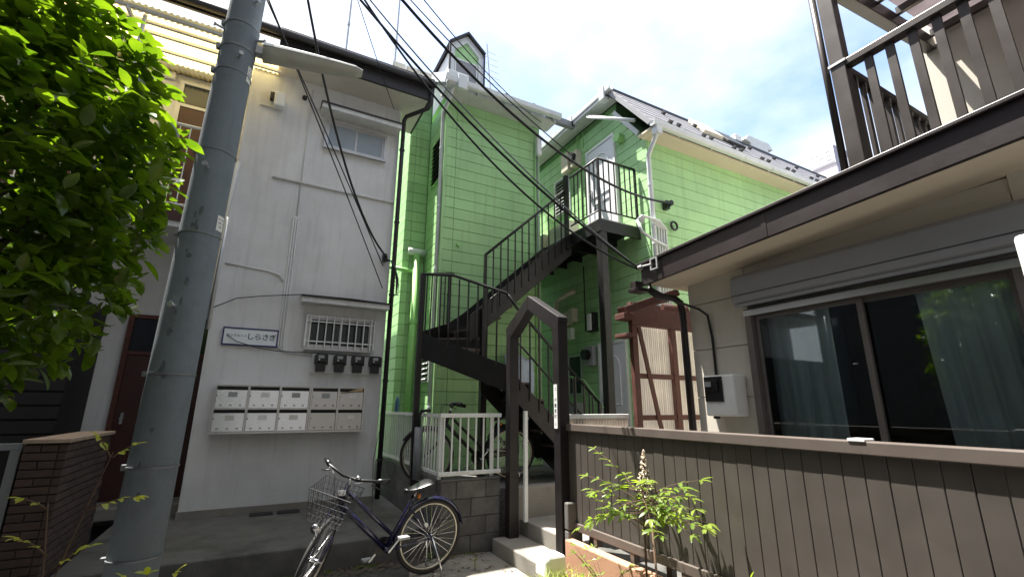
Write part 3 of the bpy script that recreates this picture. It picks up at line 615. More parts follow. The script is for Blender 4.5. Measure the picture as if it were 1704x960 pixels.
# lower wall fittings
MB().box(5.06, 5.19, 6.98, 7.12, 3.12, 3.38).build('meter_box', 'cream_plastic', gb, .01); MB().box(5.06, 5.19, 7.16, 7.44, 3.08, 3.34).build('meter_box', 'cream_plastic', gb, .01)
lt = MB().box(5.10, 5.19, 6.38, 6.60, 2.86, 3.20).build('porch_light', 'black_plastic', gb, .006); MB().box(5.06, 5.099, 6.45, 6.55, 2.88, 3.18).build('lens', 'white_plastic', lt, .01)
MB().box(5.10, 5.19, 7.10, 7.26, 2.80, 3.02).build('switch_box', 'white_plastic', gb, .01)
m2 = MB().box(5.08, 5.19, 6.44, 6.68, 2.25, 2.60).build('electric_meter', 'grey_plastic', gb, .01); MB().tube([(5.08, 6.58, 2.45), (4.98, 6.58, 2.45)], .09, 12).build('dial', 'black_plastic', m2)
w_ = MB().box(5.15, 5.19, 6.86, 6.90, 1.75, 2.50).box(5.15, 5.19, 7.26, 7.30, 1.75, 2.50).box(5.15, 5.19, 6.90, 7.26, 2.46, 2.50).box(5.15, 5.19, 6.90, 7.26, 1.75, 1.79).build('window', 'alu', gb)
box('pane', 'dark_glass', w_, 5.17, 5.176, 6.90, 7.26, 1.79, 2.46)
MB().box(4.98, 5.19, 6.85, 7.25, .63, 1.62).build('gas_meter_box', 'grey_plastic', gb, .012)
MB().tube([(5.11, 7.6, .65), (5.11, 7.6, 3.6), (5.08, 7.3, 3.66), (5.08, 6.95, 3.70)], .055, 10).build('duct', 'cream_plastic', gb, smooth=True)
MB().tube([(5.165, 6.72, 2.9), (5.165, 6.72, 4.15)], .012, 6).build('conduit', 'black_plastic', gb)
# bridge gutter between the wings
MB().box(4.30, 4.95, 6.55, 6.65, 6.98, 7.12).build('link_gutter', 'shutter_grey', gb, .008)
# white conduit loops and wall anchors on the right wing
for k in range(4):
    o = k*.055
    MB().tube([(4.74+o*.5, 4.80, 4.30-o*.2), (4.78+o*.4, 4.74, 4.36), (5.0+o, 4.76, 4.36), (5.24+o, 4.86, 4.30), (5.25+o, 4.88, 4.15), (5.25+o, 4.88, 2.6)], .019, 8).build('conduit', 'white_pipe', gb, smooth=True)
MB().tube([(4.74, 4.80, 4.30), (4.76, 4.74, 4.10), (5.0, 4.76, 4.02), (5.44, 4.88, 4.02)], .022, 8).build('conduit', 'white_pipe', gb, smooth=True)
MB().box(5.43, 5.50, 4.82, 4.915, 4.66, 4.80).tube([(5.46, 4.84, 4.73), (5.46, 4.74, 4.73)], .045, 10).build('cable_anchor', 'black_plastic', gb)
MB().tube([(5.60+.07*math.cos(a*.6), 4.86, 4.40+.07*math.sin(a*.6)) for a in range(22)], .018, 6).build('cable_coil', 'black_plastic', gb)

# air conditioners on the upper corridor
def aircon(x, y, label):
    t = thing('air_conditioner', label, 'air conditioner', (x, y, 4.42), 'air conditioner units on the upper corridor')
    MB().box(x-.14, x+.14, y-.36, y+.36, 4.47, 5.06).build('casing', 'cream_plastic', t, .015)
    for k in range(8): box('grille_slat', 'grey_plastic', t, x-.150, x-.1415, y-.28, y+.12, 4.56+k*.055, 4.575+k*.055)
    MB().box(x-.12, x+.12, y-.30, y-.24, 4.402, 4.469).box(x-.12, x+.12, y+.24, y+.30, 4.402, 4.469).build('foot', 'black_plastic', t)
aircon(4.98, 7.10, 'cream air conditioner unit on the upper corridor nearer the white door'); aircon(4.98, 7.98, 'cream air conditioner unit at the back of the upper corridor beside the bay')
# TV antenna on the left roof
ta = thing('tv_antenna', 'thin multi-element television antenna beside the dormer', 'antenna', (4.2, 9.0, 8.7))
MB().tube([(4.2, 8.9, 8.6), (4.07, 9.0, 10.6)], .018, 8).build('mast', 'galv', ta)
for k in range(9):
    z = 8.95+k*.18; x = 4.19-(z-8.6)*.065
    MB().tube([(x-.05, 9.0, z), (x+.42-.02*k, 9.0, z-.02)], .006, 6).build('element', 'galv', ta)

# ================================================================== EXTERNAL STAIRCASE
st = thing('outside_staircase', 'black steel outside staircase turning up to the white upper door', 'staircase', (3.2, 5.8, .62))
def plate(poly, y, th, name='stringer'): return MB().prism(poly, 'y', y-th/2, y+th/2).build(name, 'black_steel', st, .004)
# upper flight
for y in (5.95, 6.70):
    plate([(2.52, 2.42), (2.52, 2.815), (4.26, 4.37), (4.33, 4.37), (4.33, 4.02)], y, .016)
for k in range(8):
    x = 2.80+k*.192; z = 2.82+k*.198
    MB().box(x-.02, x+.225, 5.959, 6.691, z-.012, z+.012).box(x-.02, x-.005, 5.959, 6.691, z-.06, z-.012).build('tread', 'tread', st)
    MB().box(x+.20, x+.208, 5.959, 6.691, z-.012+.026, z+.185).build('riser', 'black_steel', st)
def rail(pts, r=.019): return MB().tube(pts, r, 10).build('handrail', 'black_steel', st, smooth=True)
def balu(p, q, r=.0085): MB().bar(p, q, r*2, r*2).build('baluster', 'black_steel', st)
rail([(2.745, 5.95, 3.76), (4.25, 5.95, 5.18)], .021)
MB().bar((2.745, 5.95, 2.55), (2.745, 5.95, 3.76), .04).build('newel_post', 'black_steel', st)
MB().bar((4.25, 5.95, 4.1), (4.25, 5.95, 5.45), .06).build('newel_post', 'black_steel', st)
for k in range(1, 12):
    x = 2.745+k*.1255; zt = 3.76+(x-2.745)*.9435; zb = 2.60+(x-2.745)*.895+.17
    balu((x, 5.938, zb), (x, 5.938, zt))
# lower flight
for y in (5.10, 5.85):
    plate([(2.66, 2.05), (2.66, 1.735), (3.96, .55), (4.16, .60), (4.16, .70)], y, .016)
for k in range(6):
    x = 4.06-k*.215; z = .82+k*.203
    MB().box(x-.225, x+.02, 5.109, 5.841, z-.012, z+.012).box(x+.005, x+.02, 5.109, 5.841, z-.06, z-.012).build('tread', 'tread', st)
    MB().box(x-.208, x-.200, 5.109, 5.841, z+.014, z+.188).build('riser', 'black_steel', st)
rail([(2.68, 5.09, 2.95), (2.80, 5.09, 2.80), (4.10, 5.09, 1.60)]); rail([(2.72, 5.09, 2.44), (4.02, 5.09, 1.235)], .013)
for k in range(9):
    x = 2.86+k*.14; zt = 2.745-(x-2.86)*.923
    balu((x, 5.085, zt-1.0), (x, 5.085, zt))
MB().bar((4.10, 5.09, .6), (4.10, 5.09, 1.6), .04).build('newel_post', 'black_steel', st)
# winder turn
N0 = Vector((2.66, 5.10, 0)); A = Vector((1.77, 5.85, 0)); B = Vector((2.46, 6.68, 0)); NW = Vector((2.715, 5.90, 0))
def pl3(p, q, zp, zq, th=.016):
    p = Vector(p); q = Vector(q); d = (q-p); d.z = 0; s = Vector((-d.y, d.x, 0)).normalized()*th/2
    vs = [Vector((e.x, e.y, z))+k*s for (e, zz) in ((p, zp), (q, zq)) for z in zz for k in (-1, 1)]
    return MB().add(vs, [(0,1,3,2),(4,6,7,5),(0,4,5,1),(2,3,7,6),(0,2,6,4),(1,5,7,3)]).build('stringer', 'black_steel', st)
pl3(N0, A, (1.73, 2.05), (2.17, 2.50)); pl3(A, B, (2.17, 2.50), (2.48, 2.80)); pl3(B, (2.80, 6.70, 0), (2.48, 2.80), (2.60, 3.05))
outer = [N0, (N0+A)/2, A, (A+B)/2, B, Vector((2.79, 6.68, 0))]
for k in range(5):
    z = 1.99+k*.165; p, q = outer[k], outer[k+1]
    MB().prism([(NW.x, NW.y), (p.x, p.y), (q.x, q.y)], 'z', z-.014, z+.014).build('winder_tread', 'tread', st)
    r = MB(); d = (p-NW); s = Vector((-d.y, d.x, 0)).normalized()*.004
    r.add([Vector((e.x, e.y, zz))+kk*s for e in (NW, p) for zz in (z-.15, z-.015) for kk in (-1, 1)], [(0,1,3,2),(4,6,7,5),(0,4,5,1),(2,3,7,6),(0,2,6,4),(1,5,7,3)])
    r.build('riser', 'black_steel', st)
rail([(A.x, A.y, 3.29), (2.10, 5.57, 3.25), (N0.x, N0.y, 2.97), (2.70, 5.09, 2.92)]); rail([(A.x, A.y, 3.29), (B.x+.06, B.y, 3.62)])
for k in range(1, 9):
    t = k/9; p = A.lerp(N0, t); zt = 3.29+(-.32)*t*(.55+.45*t); balu((p.x, p.y-.012, 2.42-.42*t), (p.x, p.y-.012, zt))
for k in range(1, 6):
    t = k/6; p = A.lerp(B, t); balu((p.x-.01, p.y, 2.42+.3*t), (p.x-.01, p.y, 3.29+.33*t))
MB().bar((A.x, A.y, .62), (A.x, A.y, 3.29), .065).build('post', 'black_steel', st)
MB().bar((B.x, B.y, 2.4), (B.x, B.y, 3.6), .045).build('post', 'black_steel', st)
MB().bar((NW.x, NW.y, .62), (NW.x, NW.y, 2.92), .085).build('post', 'black_steel', st)
MB().bar((4.40, 5.24, .62), (4.40, 5.24, 4.19), .125).build('post', 'black_steel', st, .008)
# landing
MB().box(4.33, 5.165, 5.175, 9.0, 4.385, 4.40).build('landing_sheet', 'chequer', st)
lb = MB().box(4.33, 5.165, 5.175, 5.20, 4.19, 4.384).box(4.33, 4.355, 5.201, 9.0, 4.19, 4.384)
for k in range(7): lb.box(4.356, 5.165, 5.75+k*.5, 5.78+k*.5, 4.24, 4.384)
lb.build('landing_beam', 'black_steel', st)
MB().box(4.356, 5.165, 5.201, 9.0, 4.35, 4.383).build('landing_underside', 'black_steel', st)
rail([(5.13, 5.19, 5.44), (4.345, 5.19, 5.44), (4.345, 5.95, 5.44)], .021); rail([(5.13, 5.19, 4.54), (4.345, 5.19, 4.54), (4.345, 5.95, 4.54)], .015)
for x in (4.345, 5.13): MB().bar((x, 5.19, 4.39), (x, 5.19, 5.44), .035).build('post', 'black_steel', st)
for k in range(1, 7): balu((4.345+k*.112, 5.19, 4.54), (4.345+k*.112, 5.19, 5.44))
for k in range(1, 7): balu((4.345, 5.19+k*.108, 4.54), (4.345, 5.19+k*.108, 5.44))
# small handrail by the ground-floor door
hr = thing('alley_handrail', 'low dark handrail beside the ground floor door', 'handrail', (4.6, 5.6, .62))
MB().tube([(4.55, 6.45, 2.05), (4.55, 6.0, 1.95), (4.55, 5.45, 1.42)], .018, 8).build('rail', 'green_back', hr)
for y, z in ((6.3, 2.0), (5.9, 1.85), (5.5, 1.46)): MB().tube([(4.55, y, .62), (4.55, y, z)], .012, 8).build('post', 'black_steel', hr)

# ================================================================== GATE, WALLS, FENCES
gt_ = thing('gabled_gate_frame', 'dark brown gate frame with a pointed top at the alley steps', 'gate', (2.65, 4.4, .15))
def gpost(y, z0, z1): MB().box(2.590, 2.710, y-.055, y+.055, z0, z1).build('post', 'brown_steel', gt_, .006)
gpost(4.91, .0, 2.42); gpost(3.885, .02, 2.39)
def slab(p0, p1, th):     # top member in the x = 2.65 plane, given centre-line ends (y, z)
    d = Vector((p1[0]-p0[0], p1[1]-p0[1])).normalized(); n = Vector((-d.y, d.x))*th/2
    return [(p0[0]+n.x, p0[1]+n.y), (p1[0]+n.x, p1[1]+n.y), (p1[0]-n.x, p1[1]-n.y), (p0[0]-n.x, p0[1]-n.y)]
MB().prism([(4.976, 2.42), (4.845, 2.36), (4.44, 2.625), (4.44, 2.79), (4.976, 2.48)], 'x', 2.591, 2.709).build('top_beam', 'brown_steel', gt_, .005)
MB().prism([(4.438, 2.79), (4.438, 2.625), (3.95, 2.33), (3.82, 2.392), (3.82, 2.44)], 'x', 2.591, 2.709).build('top_beam', 'brown_steel', gt_, .005)
np_ = thing('vertical_name_plate', 'narrow white name plate with vertical lettering on the gate post', 'sign', (2.57, 3.90, 1.35))
box('plate', 'white_plastic', np_, 2.580, 2.5885, 3.858, 3.912, 1.345, 1.765)
for i, ch in enumerate('コ｜ポ鷺宮町'): text_obj(ch, .040, 'lettering', 'ink', np_, (2.5795, 3.885, 1.715-i*.052), (R(90), 0, R(-90)), 'CENTER', extrude=.0005)
text_obj('II', .036, 'lettering', 'ink', np_, (2.5795, 3.885, 1.385), (R(90), 0, R(-90)), 'CENTER', extrude=.0005)
wp = thing('white_post', 'slim white post beside the left gate post', 'post', (2.80, 4.87, .31))
MB().box(2.755, 2.80, 4.80, 4.845, .31, 1.50).build('shaft', 'white_metal', wp, .006); MB().box(2.74, 2.755, 4.805, 4.84, 1.10, 1.17).build('latch', 'galv', wp)
# concrete block wall under the white fence
bw = thing('block_wall', 'low grey concrete block wall below the white fence', 'wall', (2.2, 5.1, 0))
MB().box(1.865, 2.575, 5.075, 5.155, -.02, .745).box(1.865, 1.95, 5.156, 8.0, -.02, .735).build('mortar', 'mortar', bw)
bl = mesh_of(chamfer_box(0, .352, 0, .07, 0, .182, .006), 'block', 'block'); bh = mesh_of(chamfer_box(0, .172, 0, .07, 0, .182, .006), 'block', 'block')
for r in range(4):
    z = .0+r*.188
    if r % 2 == 0:
        place(bl, 'block', bw, (1.86, 5.062, z)); place(bl, 'block', bw, (2.22, 5.062, z))
    else:
        place(bh, 'block', bw, (1.86, 5.062, z)); place(bl, 'block', bw, (2.04, 5.062, z)); place(bh, 'block', bw, (2.40, 5.062, z))
    for k in range(8): place(bl, 'block', bw, (1.852, 5.42+k*.36+.18*(r % 2), z), (0, 0, R(-90)))
MB().box(1.855, 2.58, 5.058, 5.16, .748, .765).build('coping', 'concrete', bw, .004)
wf = thing('white_fence', 'white aluminium railing fence on the grey block wall', 'fence', (2.2, 5.1, .76))
MB().box(1.83, 2.60, 5.085, 5.125, 1.425, 1.47).build('top_rail', 'white_metal', wf, .006); MB().box(1.83, 2.60, 5.088, 5.122, .80, .845).build('bottom_rail', 'white_metal', wf, .006)
for k in range(8): box('baluster', 'white_metal', wf, 1.875+k*.098, 1.891+k*.098, 5.097, 5.113, .846, 1.424)
for x in (1.84, 2.48): MB().box(x, x+.04, 5.126, 5.160, .766, 1.44).build('post', 'white_metal', wf, .004)
MB().box(1.835, 1.872, 5.13, 8.0, 1.425, 1.465).build('top_rail', 'white_metal', wf); MB().box(1.84, 1.868, 5.13, 8.0, .80, .835).build('bottom_rail', 'white_metal', wf)
for k in range(28): box('baluster', 'white_metal', wf, 1.846, 1.860, 5.20+k*.1, 5.214+k*.1, .836, 1.424)
vp = thing('wrapped_pipe', 'dark taped pipe stub standing against the white fence', 'pipe', (1.80, 5.7, .76))
MB().tube([(1.78, 5.72, .70), (1.78, 5.72, 1.30)], .05, 12).build('wrap', 'cable_grey', vp, smooth=True)
MB().tube([(1.78, 5.72, 1.30), (1.78, 5.72, 1.44), (1.80, 5.70, 1.49), (1.87, 5.6, 1.50)], .020, 8).build('pipe', 'black_plastic', vp, smooth=True)
def bottle(x, y, z, label):
    t = thing('blue_bottle', label, 'bottle', (x, y, z))
    MB().tube([(x, y, z), (x, y, z+.01), (x, y, z+.15), (x, y, z+.19), (x, y, z+.20), (x, y, z+.225)], [.03, .034, .034, .024, .013, .013], 12).build('body', 'blue_plastic', t, smooth=True)
    MB().tube([(x, y, z+.226), (x, y, z+.24)], .014, 10).build('cap', 'white_plastic', t)
bottle(1.853, 7.1, 1.466, 'blue plastic bottle on the white fence beside the black downpipe')
# low white fence beyond the brown one
lf = thing('low_white_fence', 'low white corrugated screen with a rail behind the brown fence', 'fence', (3.2, 4.0, .62))
MB().box(2.78, 3.62, 3.99, 4.03, 1.43, 1.475).build('top_rail', 'white_metal', lf, .005)
for k in range(22): MB().tube([(2.82+k*.037, 4.01, .62), (2.82+k*.037, 4.01, 1.429)], .016, 6).build('rib', 'poly', lf)
# brown panel fence
bf = thing('brown_panel_fence', 'brown metal fence of vertical boards in front of the cream house', 'fence', (2.7, 2, .3))
MB().box(2.66, 2.745, -1.5, 3.885, 1.325, 1.390).build('top_rail', 'fence_rail', bf, .006)
MB().box(2.665, 2.735, -1.5, 3.88, .465, .530).build('bottom_rail', 'fence_rail', bf, .005)
MB().box(2.668, 2.735, 3.845, 3.884, .53, 1.325).build('end_post', 'fence_rail', bf, .004)
bd = mesh_of(chamfer_box(0, .0982, -.010, .008, 0, .794, .0025), 'board', 'fence_brown')
for k in range(52): 
    o = place(bd, 'board', bf, (2.698+random.uniform(-.0012, .0012), 3.842-k*.1017, .5305), (0, 0, R(-90)))
for y in (3.6, 2.7, 1.8, .9, 0, -.9): MB().box(2.74, 2.79, y-.025, y+.025, .28, 1.33).build('post', 'fence_rail', bf)
for y in (3.45, 3.0, 2.5): MB().box(2.67, 2.73, y-.02, y+.02, .40, .4645).build('stub_leg', 'fence_rail', bf)
MB().box(2.655, 2.75, 1.26, 1.34, 1.386, 1.402).build('clip', 'white_plastic', bf, .004)
tw = thing('salmon_low_wall', 'salmon rendered low wall under the brown fence', 'wall', (2.6, 2, 0))
MB().box(2.55, 2.64, -1.5, 3.73, -.02, .41).build('wall', 'terracotta', tw, .01)
bs_ = thing('rough_block_stack', 'narrow stack of rough concrete blocks beside the right gate post', 'blocks', (2.66, 3.78, .0))
for k in range(3): MB().box(2.60, 2.76, 3.742, 3.806, .0+k*.235, .228+k*.235).build('block', 'block', bs_, .012)
tag(MB().prism([(2.26, .156), (2.26, .30), (2.30, .325), (2.45, .325), (2.47, .30), (2.47, .156)], 'y', 3.62, 3.80).build('white_block', 'white_plastic', None, .02), 'bright white plastic block lying on the sunlit step', 'block')
bpy.data.objects['white_block'].location.x = .02

# brick pillar wall at left
bk = thing('brick_wall', 'brown brick garden wall end with pale cap beside the utility pole', 'wall', (-1.42, 5.7, 0))
MB().box(-1.555, -1.312, 5.112, 6.39, -.02, 1.245).build('core', 'brick_mortar', bk)
bp_ = mesh_of(chamfer_box(0, .205, 0, .05, 0, .052, .004), 'brick', 'brick'); bq_ = mesh_of(chamfer_box(0, .098, 0, .05, 0, .052, .004), 'brick', 'brick')
for r in range(20):
    z = .0+r*.0625
    off = .105*(r % 2)
    if off: place(bq_, 'brick', bk, (-1.30, 5.10, z), (0, 0, R(90)))
    for k in range(6): 
        y = 5.10+off+k*.213
        if y+.205 <= 6.41: place(bp_, 'brick', bk, (-1.30, y, z), (0, 0, R(90)))
    if off: place(bq_, 'brick', bk, (-1.564, 5.10, z)); place(bq_, 'brick', bk, (-1.458, 5.10, z)); 
    else: place(bp_, 'brick', bk, (-1.564, 5.10, z))
MB().box(-1.575, -1.285, 5.085, 6.42, 1.252, 1.285).build('cap', 'cap_stone', bk, .006)
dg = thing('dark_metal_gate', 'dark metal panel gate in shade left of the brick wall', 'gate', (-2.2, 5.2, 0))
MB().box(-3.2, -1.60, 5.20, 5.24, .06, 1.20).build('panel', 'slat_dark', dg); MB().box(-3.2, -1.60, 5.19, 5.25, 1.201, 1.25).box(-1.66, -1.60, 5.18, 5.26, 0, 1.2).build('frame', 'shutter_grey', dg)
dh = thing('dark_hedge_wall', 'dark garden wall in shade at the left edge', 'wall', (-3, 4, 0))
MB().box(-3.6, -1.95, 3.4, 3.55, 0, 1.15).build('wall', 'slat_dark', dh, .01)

# ================================================================== CREAM HOUSE (right)
ch_ = thing('cream_house', 'cream panelled house with dark brown eave and bronze balcony', 'building', (4.5, 1, .28))
hw = MB().box(3.82, 9, -6, .80, .28, 2.90).box(3.82, 9, 2.56, 3.19, .28, 2.90).box(3.82, 9, .80, 2.56, 2.42, 2.90).box(4.9, 9, .80, 2.56, .28, 2.42).build('wall', 'panel_cream', ch_)
for k in range(6):
    z = .28+k*.455; h = min(.448, 2.80-z)
    me = mesh_of(chamfer_box(0, .64, 0, .018, 0, h, .004), 'panel', 'panel_cream'); place(me, 'panel', hw, (3.80, 3.20, z), (0, 0, R(-90)))
    if z > 2.0: pass
me = mesh_of(chamfer_box(0, 1.76, 0, .018, 0, .36, .004), 'panel', 'panel_cream'); place(me, 'panel', hw, (3.80, 2.555, 2.44), (0, 0, R(-90)))
me = mesh_of(chamfer_box(0, 3.0, 0, .018, 0, .448, .004), 'panel', 'panel_cream')
for k in range(6): place(me, 'panel', hw, (3.80, .79, .28+k*.455), (0, 0, R(-90)))
def ez(y, b): return b+(3.30-y)*.0585
eave = MB()
def fas(x0, x1, zt, zb, ya, yb):
    return [(x0,ya,ez(ya,zb)),(x1,ya,ez(ya,zb)),(x1,yb,ez(yb,zb)),(x0,yb,ez(yb,zb)),(x0,ya,ez(ya,zt)),(x1,ya,ez(ya,zt)),(x1,yb,ez(yb,zt)),(x0,yb,ez(yb,zt))]
BF = [(0,3,2,1),(4,5,6,7),(0,1,5,4),(1,2,6,5),(2,3,7,6),(3,0,4,7)]
MB().add(fas(3.30, 3.335, 2.955, 2.745, 3.34, -6), BF).build('fascia', 'fascia_brown', ch_, .004)
MB().add(fas(3.275, 3.345, 2.985, 2.957, 3.36, -6), BF).build('eave_bead', 'fascia_brown', ch_, .005)
MB().add(fas(3.3365, 3.95, 2.79, 2.765, 3.335, -6), BF).build('soffit', 'cream_soffit', ch_)
MB().add(fas(3.3365, 3.95, 2.955, 2.80, 3.34, 3.30), BF).build('end_cap', 'fascia_brown', ch_)
MB().add(fas(3.3365, 5.6, 2.98, 2.80, 3.295, -6), BF).build('eave_roof', 'roof_dark', ch_)
MB().box(3.24, 3.34, 3.365, 3.44, 2.72, 2.80).box(3.20, 3.36, 3.30, 3.44, 2.68, 2.715).build('gutter_end', 'fascia_brown', ch_, .005)
MB().tube([(3.40, 3.36, 2.74), (3.5, 3.33, 2.66), (3.66, 3.27, 2.645), (3.73, 3.25, 2.60), (3.745, 3.245, 2.5), (3.745, 3.245, .3)], .037, 10).build('downpipe', 'fascia_brown', ch_, smooth=True)
# shutter box and sliding window
MB().prism([(3.80, 2.43), (3.80, 2.70), (3.66, 2.70), (3.62, 2.66), (3.62, 2.46), (3.65, 2.43)], 'y', .70, 2.58).build('shutter_box', 'shutter_grey', ch_, .006)
MB().box(3.6165, 3.6195, .70, 2.58, 2.505, 2.511).build('seam', 'roof_dark', ch_)
for yy in (2.0, .2): MB().box(3.2965, 3.2995, yy-.02, yy+.02, ez(yy, 2.75), ez(yy, 2.95)).build('fascia_joint', 'fascia_brown', ch_)
MB().box(3.628, 3.64, .72, 2.56, 2.405, 2.4285).build('shutter_lip', 'shutter_grey', ch_)
wn = MB().box(3.74, 3.82, .80, 2.56, 2.34, 2.40).box(3.74, 3.86, 2.50, 2.56, .40, 2.34).box(3.74, 3.86, .80, .86, .40, 2.34).box(3.74, 3.86, .86, 2.50, .36, .42).build('window', 'alu_brown', ch_, .004)
for (a, b_, x) in ((1.655, 2.50, 3.80), (.86, 1.70, 3.83)):
    MB().box(x-.012, x+.012, a, a+.04, .42, 2.34).box(x-.012, x+.012, b_-.04, b_, .42, 2.34).box(x-.012, x+.012, a+.04, b_-.04, 2.30, 2.34).box(x-.012, x+.012, a+.04, b_-.04, .42, .48).build('sash', 'alu_brown', wn, .003)
    box('pane', 'glass', wn, x-.003, x+.003, a+.04, b_-.04, .48, 2.30)
box('head_track', 'alu', wn, 3.725, 3.74, .80, 2.56, 2.335, 2.385)
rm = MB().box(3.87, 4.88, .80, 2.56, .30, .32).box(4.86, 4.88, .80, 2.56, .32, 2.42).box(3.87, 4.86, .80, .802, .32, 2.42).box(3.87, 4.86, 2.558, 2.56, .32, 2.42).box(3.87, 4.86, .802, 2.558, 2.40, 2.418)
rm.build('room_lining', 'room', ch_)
def curtain(y0, y1, x, n, lean=0):
    c = MB(); N_ = n*8; vs = []
    for i in range(N_+1):
        y = y0+(y1-y0)*i/N_; dx = .03*math.sin(i/8*2*math.pi)+.012*math.sin(i*1.7)
        vs += [(x+dx*.4, y+lean, 2.36), (x+dx, y, 1.4), (x+dx*1.3, y-lean*.6, .36)]
    c.add(vs, [(3*i+j, 3*i+j+1, 3*i+j+4, 3*i+j+3) for i in range(N_) for j in range(2)])
    return c.build('curtain', 'curtain', ch_, smooth=True, fix=False)
curtain(1.98, 2.50, 3.98, 4); curtain(.86, 1.36, 3.96, 4, .04)
# electric meter on the cream wall
em = thing('meter_cabinet', 'white meter cabinet with black window on the cream wall', 'meter', (3.7, 2.8, 1.48))
MB().box(3.62, 3.799, 2.655, 2.97, 1.475, 1.835).build('cabinet', 'white_plastic', em, .018)
MB().box(3.606, 3.619, 2.765, 2.955, 1.60, 1.82).build('black_face', 'black_plastic', em, .006)
MB().box(3.585, 3.605, 2.80, 2.93, 1.69, 1.79).build('meter', 'black_plastic', em, .006); box('display', 'grey_plastic', em, 3.580, 3.5845, 2.86, 2.925, 1.73, 1.775)
MB().tube([(3.71, 2.93, 1.474), (3.71, 2.93, 1.45)], .03, 10).build('gland', 'black_plastic', em)
tag(MB().tube([(3.31, 3.30, 2.90), (3.34, 3.25, 2.70), (3.50, 3.10, 2.56), (3.70, 3.0, 2.48), (3.77, 2.965, 2.42), (3.785, 2.95, 2.2), (3.785, 2.95, 1.82)], .0125, 8).build('service_cable', 'black_plastic', smooth=True), 'thick dark service cable running from the eave to the meter cabinet', 'cable')
br_ = thing('cable_bracket', 'grey cable bracket with clamps on the brown eave end', 'bracket', (3.29, 3.2, 2.9))
MB().box(3.262, 3.274, 3.08, 3.095, 2.86, 2.98).box(3.262, 3.274, 3.16, 3.175, 2.86, 2.98).box(3.262, 3.274, 3.0951, 3.1599, 2.86, 2.872).box(3.262, 3.274, 3.0951, 3.1599, 2.968, 2.98).build('loop', 'grey_plastic', br_)
MB().tube([(3.268, 3.16, 2.92), (3.28, 3.28, 2.935), (3.30, 3.40, 2.945)], .012, 8).tube([(3.29, 3.30, 2.935), (3.30, 3.36, 2.945)], .028, 8).build('clamp', 'galv', br_)
rb_ = thing('white_wall_box', 'white rounded wall box at the right edge of the window', 'box', (3.05, .6, 2.0))
MB().box(3.0, 3.08, .35, .66, 1.95, 2.33).build('casing', 'white_plastic', rb_, .02); MB().box(3.02, 3.80, .48, .53, 2.1, 2.14).build('arm', 'galv', rb_)
# balcony
bc = thing('bronze_balcony', 'bronze metal balcony with clear roof above the brown eave', 'balcony', (3.6, 0, 3.0))
MB().box(3.46, 3.55, 1.33, 1.43, 3.0, 4.80).build('corner_post', 'balcony', bc, .006); MB().tube([(3.50, 1.475, 2.98), (3.50, 1.475, 5.2)], .024, 10).build('drain_pipe', 'balcony', bc, smooth=True)
MB().box(3.452, 3.562, 1.322, 1.438, 4.0, 4.02).build('post_collar', 'alu', bc)
MB().box(3.465, 3.545, -5, 1.329, 3.965, 4.02).build('top_rail', 'balcony', bc, .006); MB().box(3.475, 3.535, -5, 1.329, 3.10, 3.14).build('bottom_rail', 'balcony', bc)
for k in range(34):
    y = 1.205-k*.1262; MB().box(3.492, 3.518, y-.024, y+.024, 3.141, 3.964).build('baluster', 'balcony', bc)
MB().box(3.551, 5.44, 1.35, 1.42, 3.965, 4.02).build('top_rail', 'balcony', bc, .006); MB().box(3.551, 5.44, 1.36, 1.41, 3.10, 3.14).build('bottom_rail', 'balcony', bc)
for k in range(14):
    x = 3.68+k*.126; MB().box(x-.024, x+.024, 1.373, 1.397, 3.141, 3.964).build('baluster', 'balcony', bc)
MB().bar((3.46, 1.38, 4.79), (5.44, 1.38, 5.04), .09, .14).build('roof_beam', 'balcony', bc, .006)
MB().box(3.46, 3.55, -5, 1.33, 4.72, 4.86).build('roof_beam', 'balcony', bc, .006)
for k in range(5):
    x = 3.95+k*.36; z = 4.86+(x-3.46)*.126
    MB().box(x-.02, x+.02, -5, 1.335, z-.02, z+.05).build('purlin', 'balcony', bc)
for k in range(7):
    y0 = 1.335-(k+1)*.9; MB().add([(3.50,y0,4.932),(5.44,y0,5.177),(5.44,y0+.885,5.177),(3.50,y0+.885,4.932),(3.50,y0,4.938),(5.44,y0,5.183),(5.44,y0+.885,5.183),(3.50,y0+.885,4.938)], BF).build('roof_panel', 'poly_smoke', bc)
MB().bar((3.6, .95, 4.74), (5.4, .45, 4.99), .02, .03).build('tie_rod', 'balcony', bc)
us = MB().box(5.45, 9, -6, 1.44, 2.98, 6.2).build('upper_wall', 'panel_cream', ch_)
MB().box(5.25, 9.2, -6, 1.6, 6.2, 6.4).build('upper_eave', 'fascia_brown', ch_)
# brown lean-to with corrugated panels
ln = thing('brown_lean_to', 'red-brown timber lean-to screen with pale corrugated panels', 'screen', (4.1, 3.9, .62))
for x in (3.66, 4.27): MB().box(x-.04, x+.04, 3.86, 3.92, .62, 2.45).build('post', 'wood_red', ln, .005)
MB().box(3.62, 4.85, 3.855, 3.925, 2.452, 2.72).build('head_board', 'wood_red', ln, .006)
for z in (1.86, 1.41, .8): MB().box(3.701, 4.229, 3.87, 3.915, z, z+.055).box(4.311, 4.85, 3.87, 3.915, z, z+.055).build('rail', 'wood_red', ln, .004)
MB().bar((3.72, 3.862, 2.44), (4.03, 3.862, 1.0), .055, .02, (0, 1, 0)).build('brace', 'wood_red', ln, .003)
MB().box(3.46, 3.62, 3.80, 3.96, 2.50, 2.57).build('beam_end', 'wood_red', ln, .006); MB().box(3.46, 3.62, 3.78, 3.98, 2.30, 2.34).build('beam_end', 'wood_red', ln, .006)
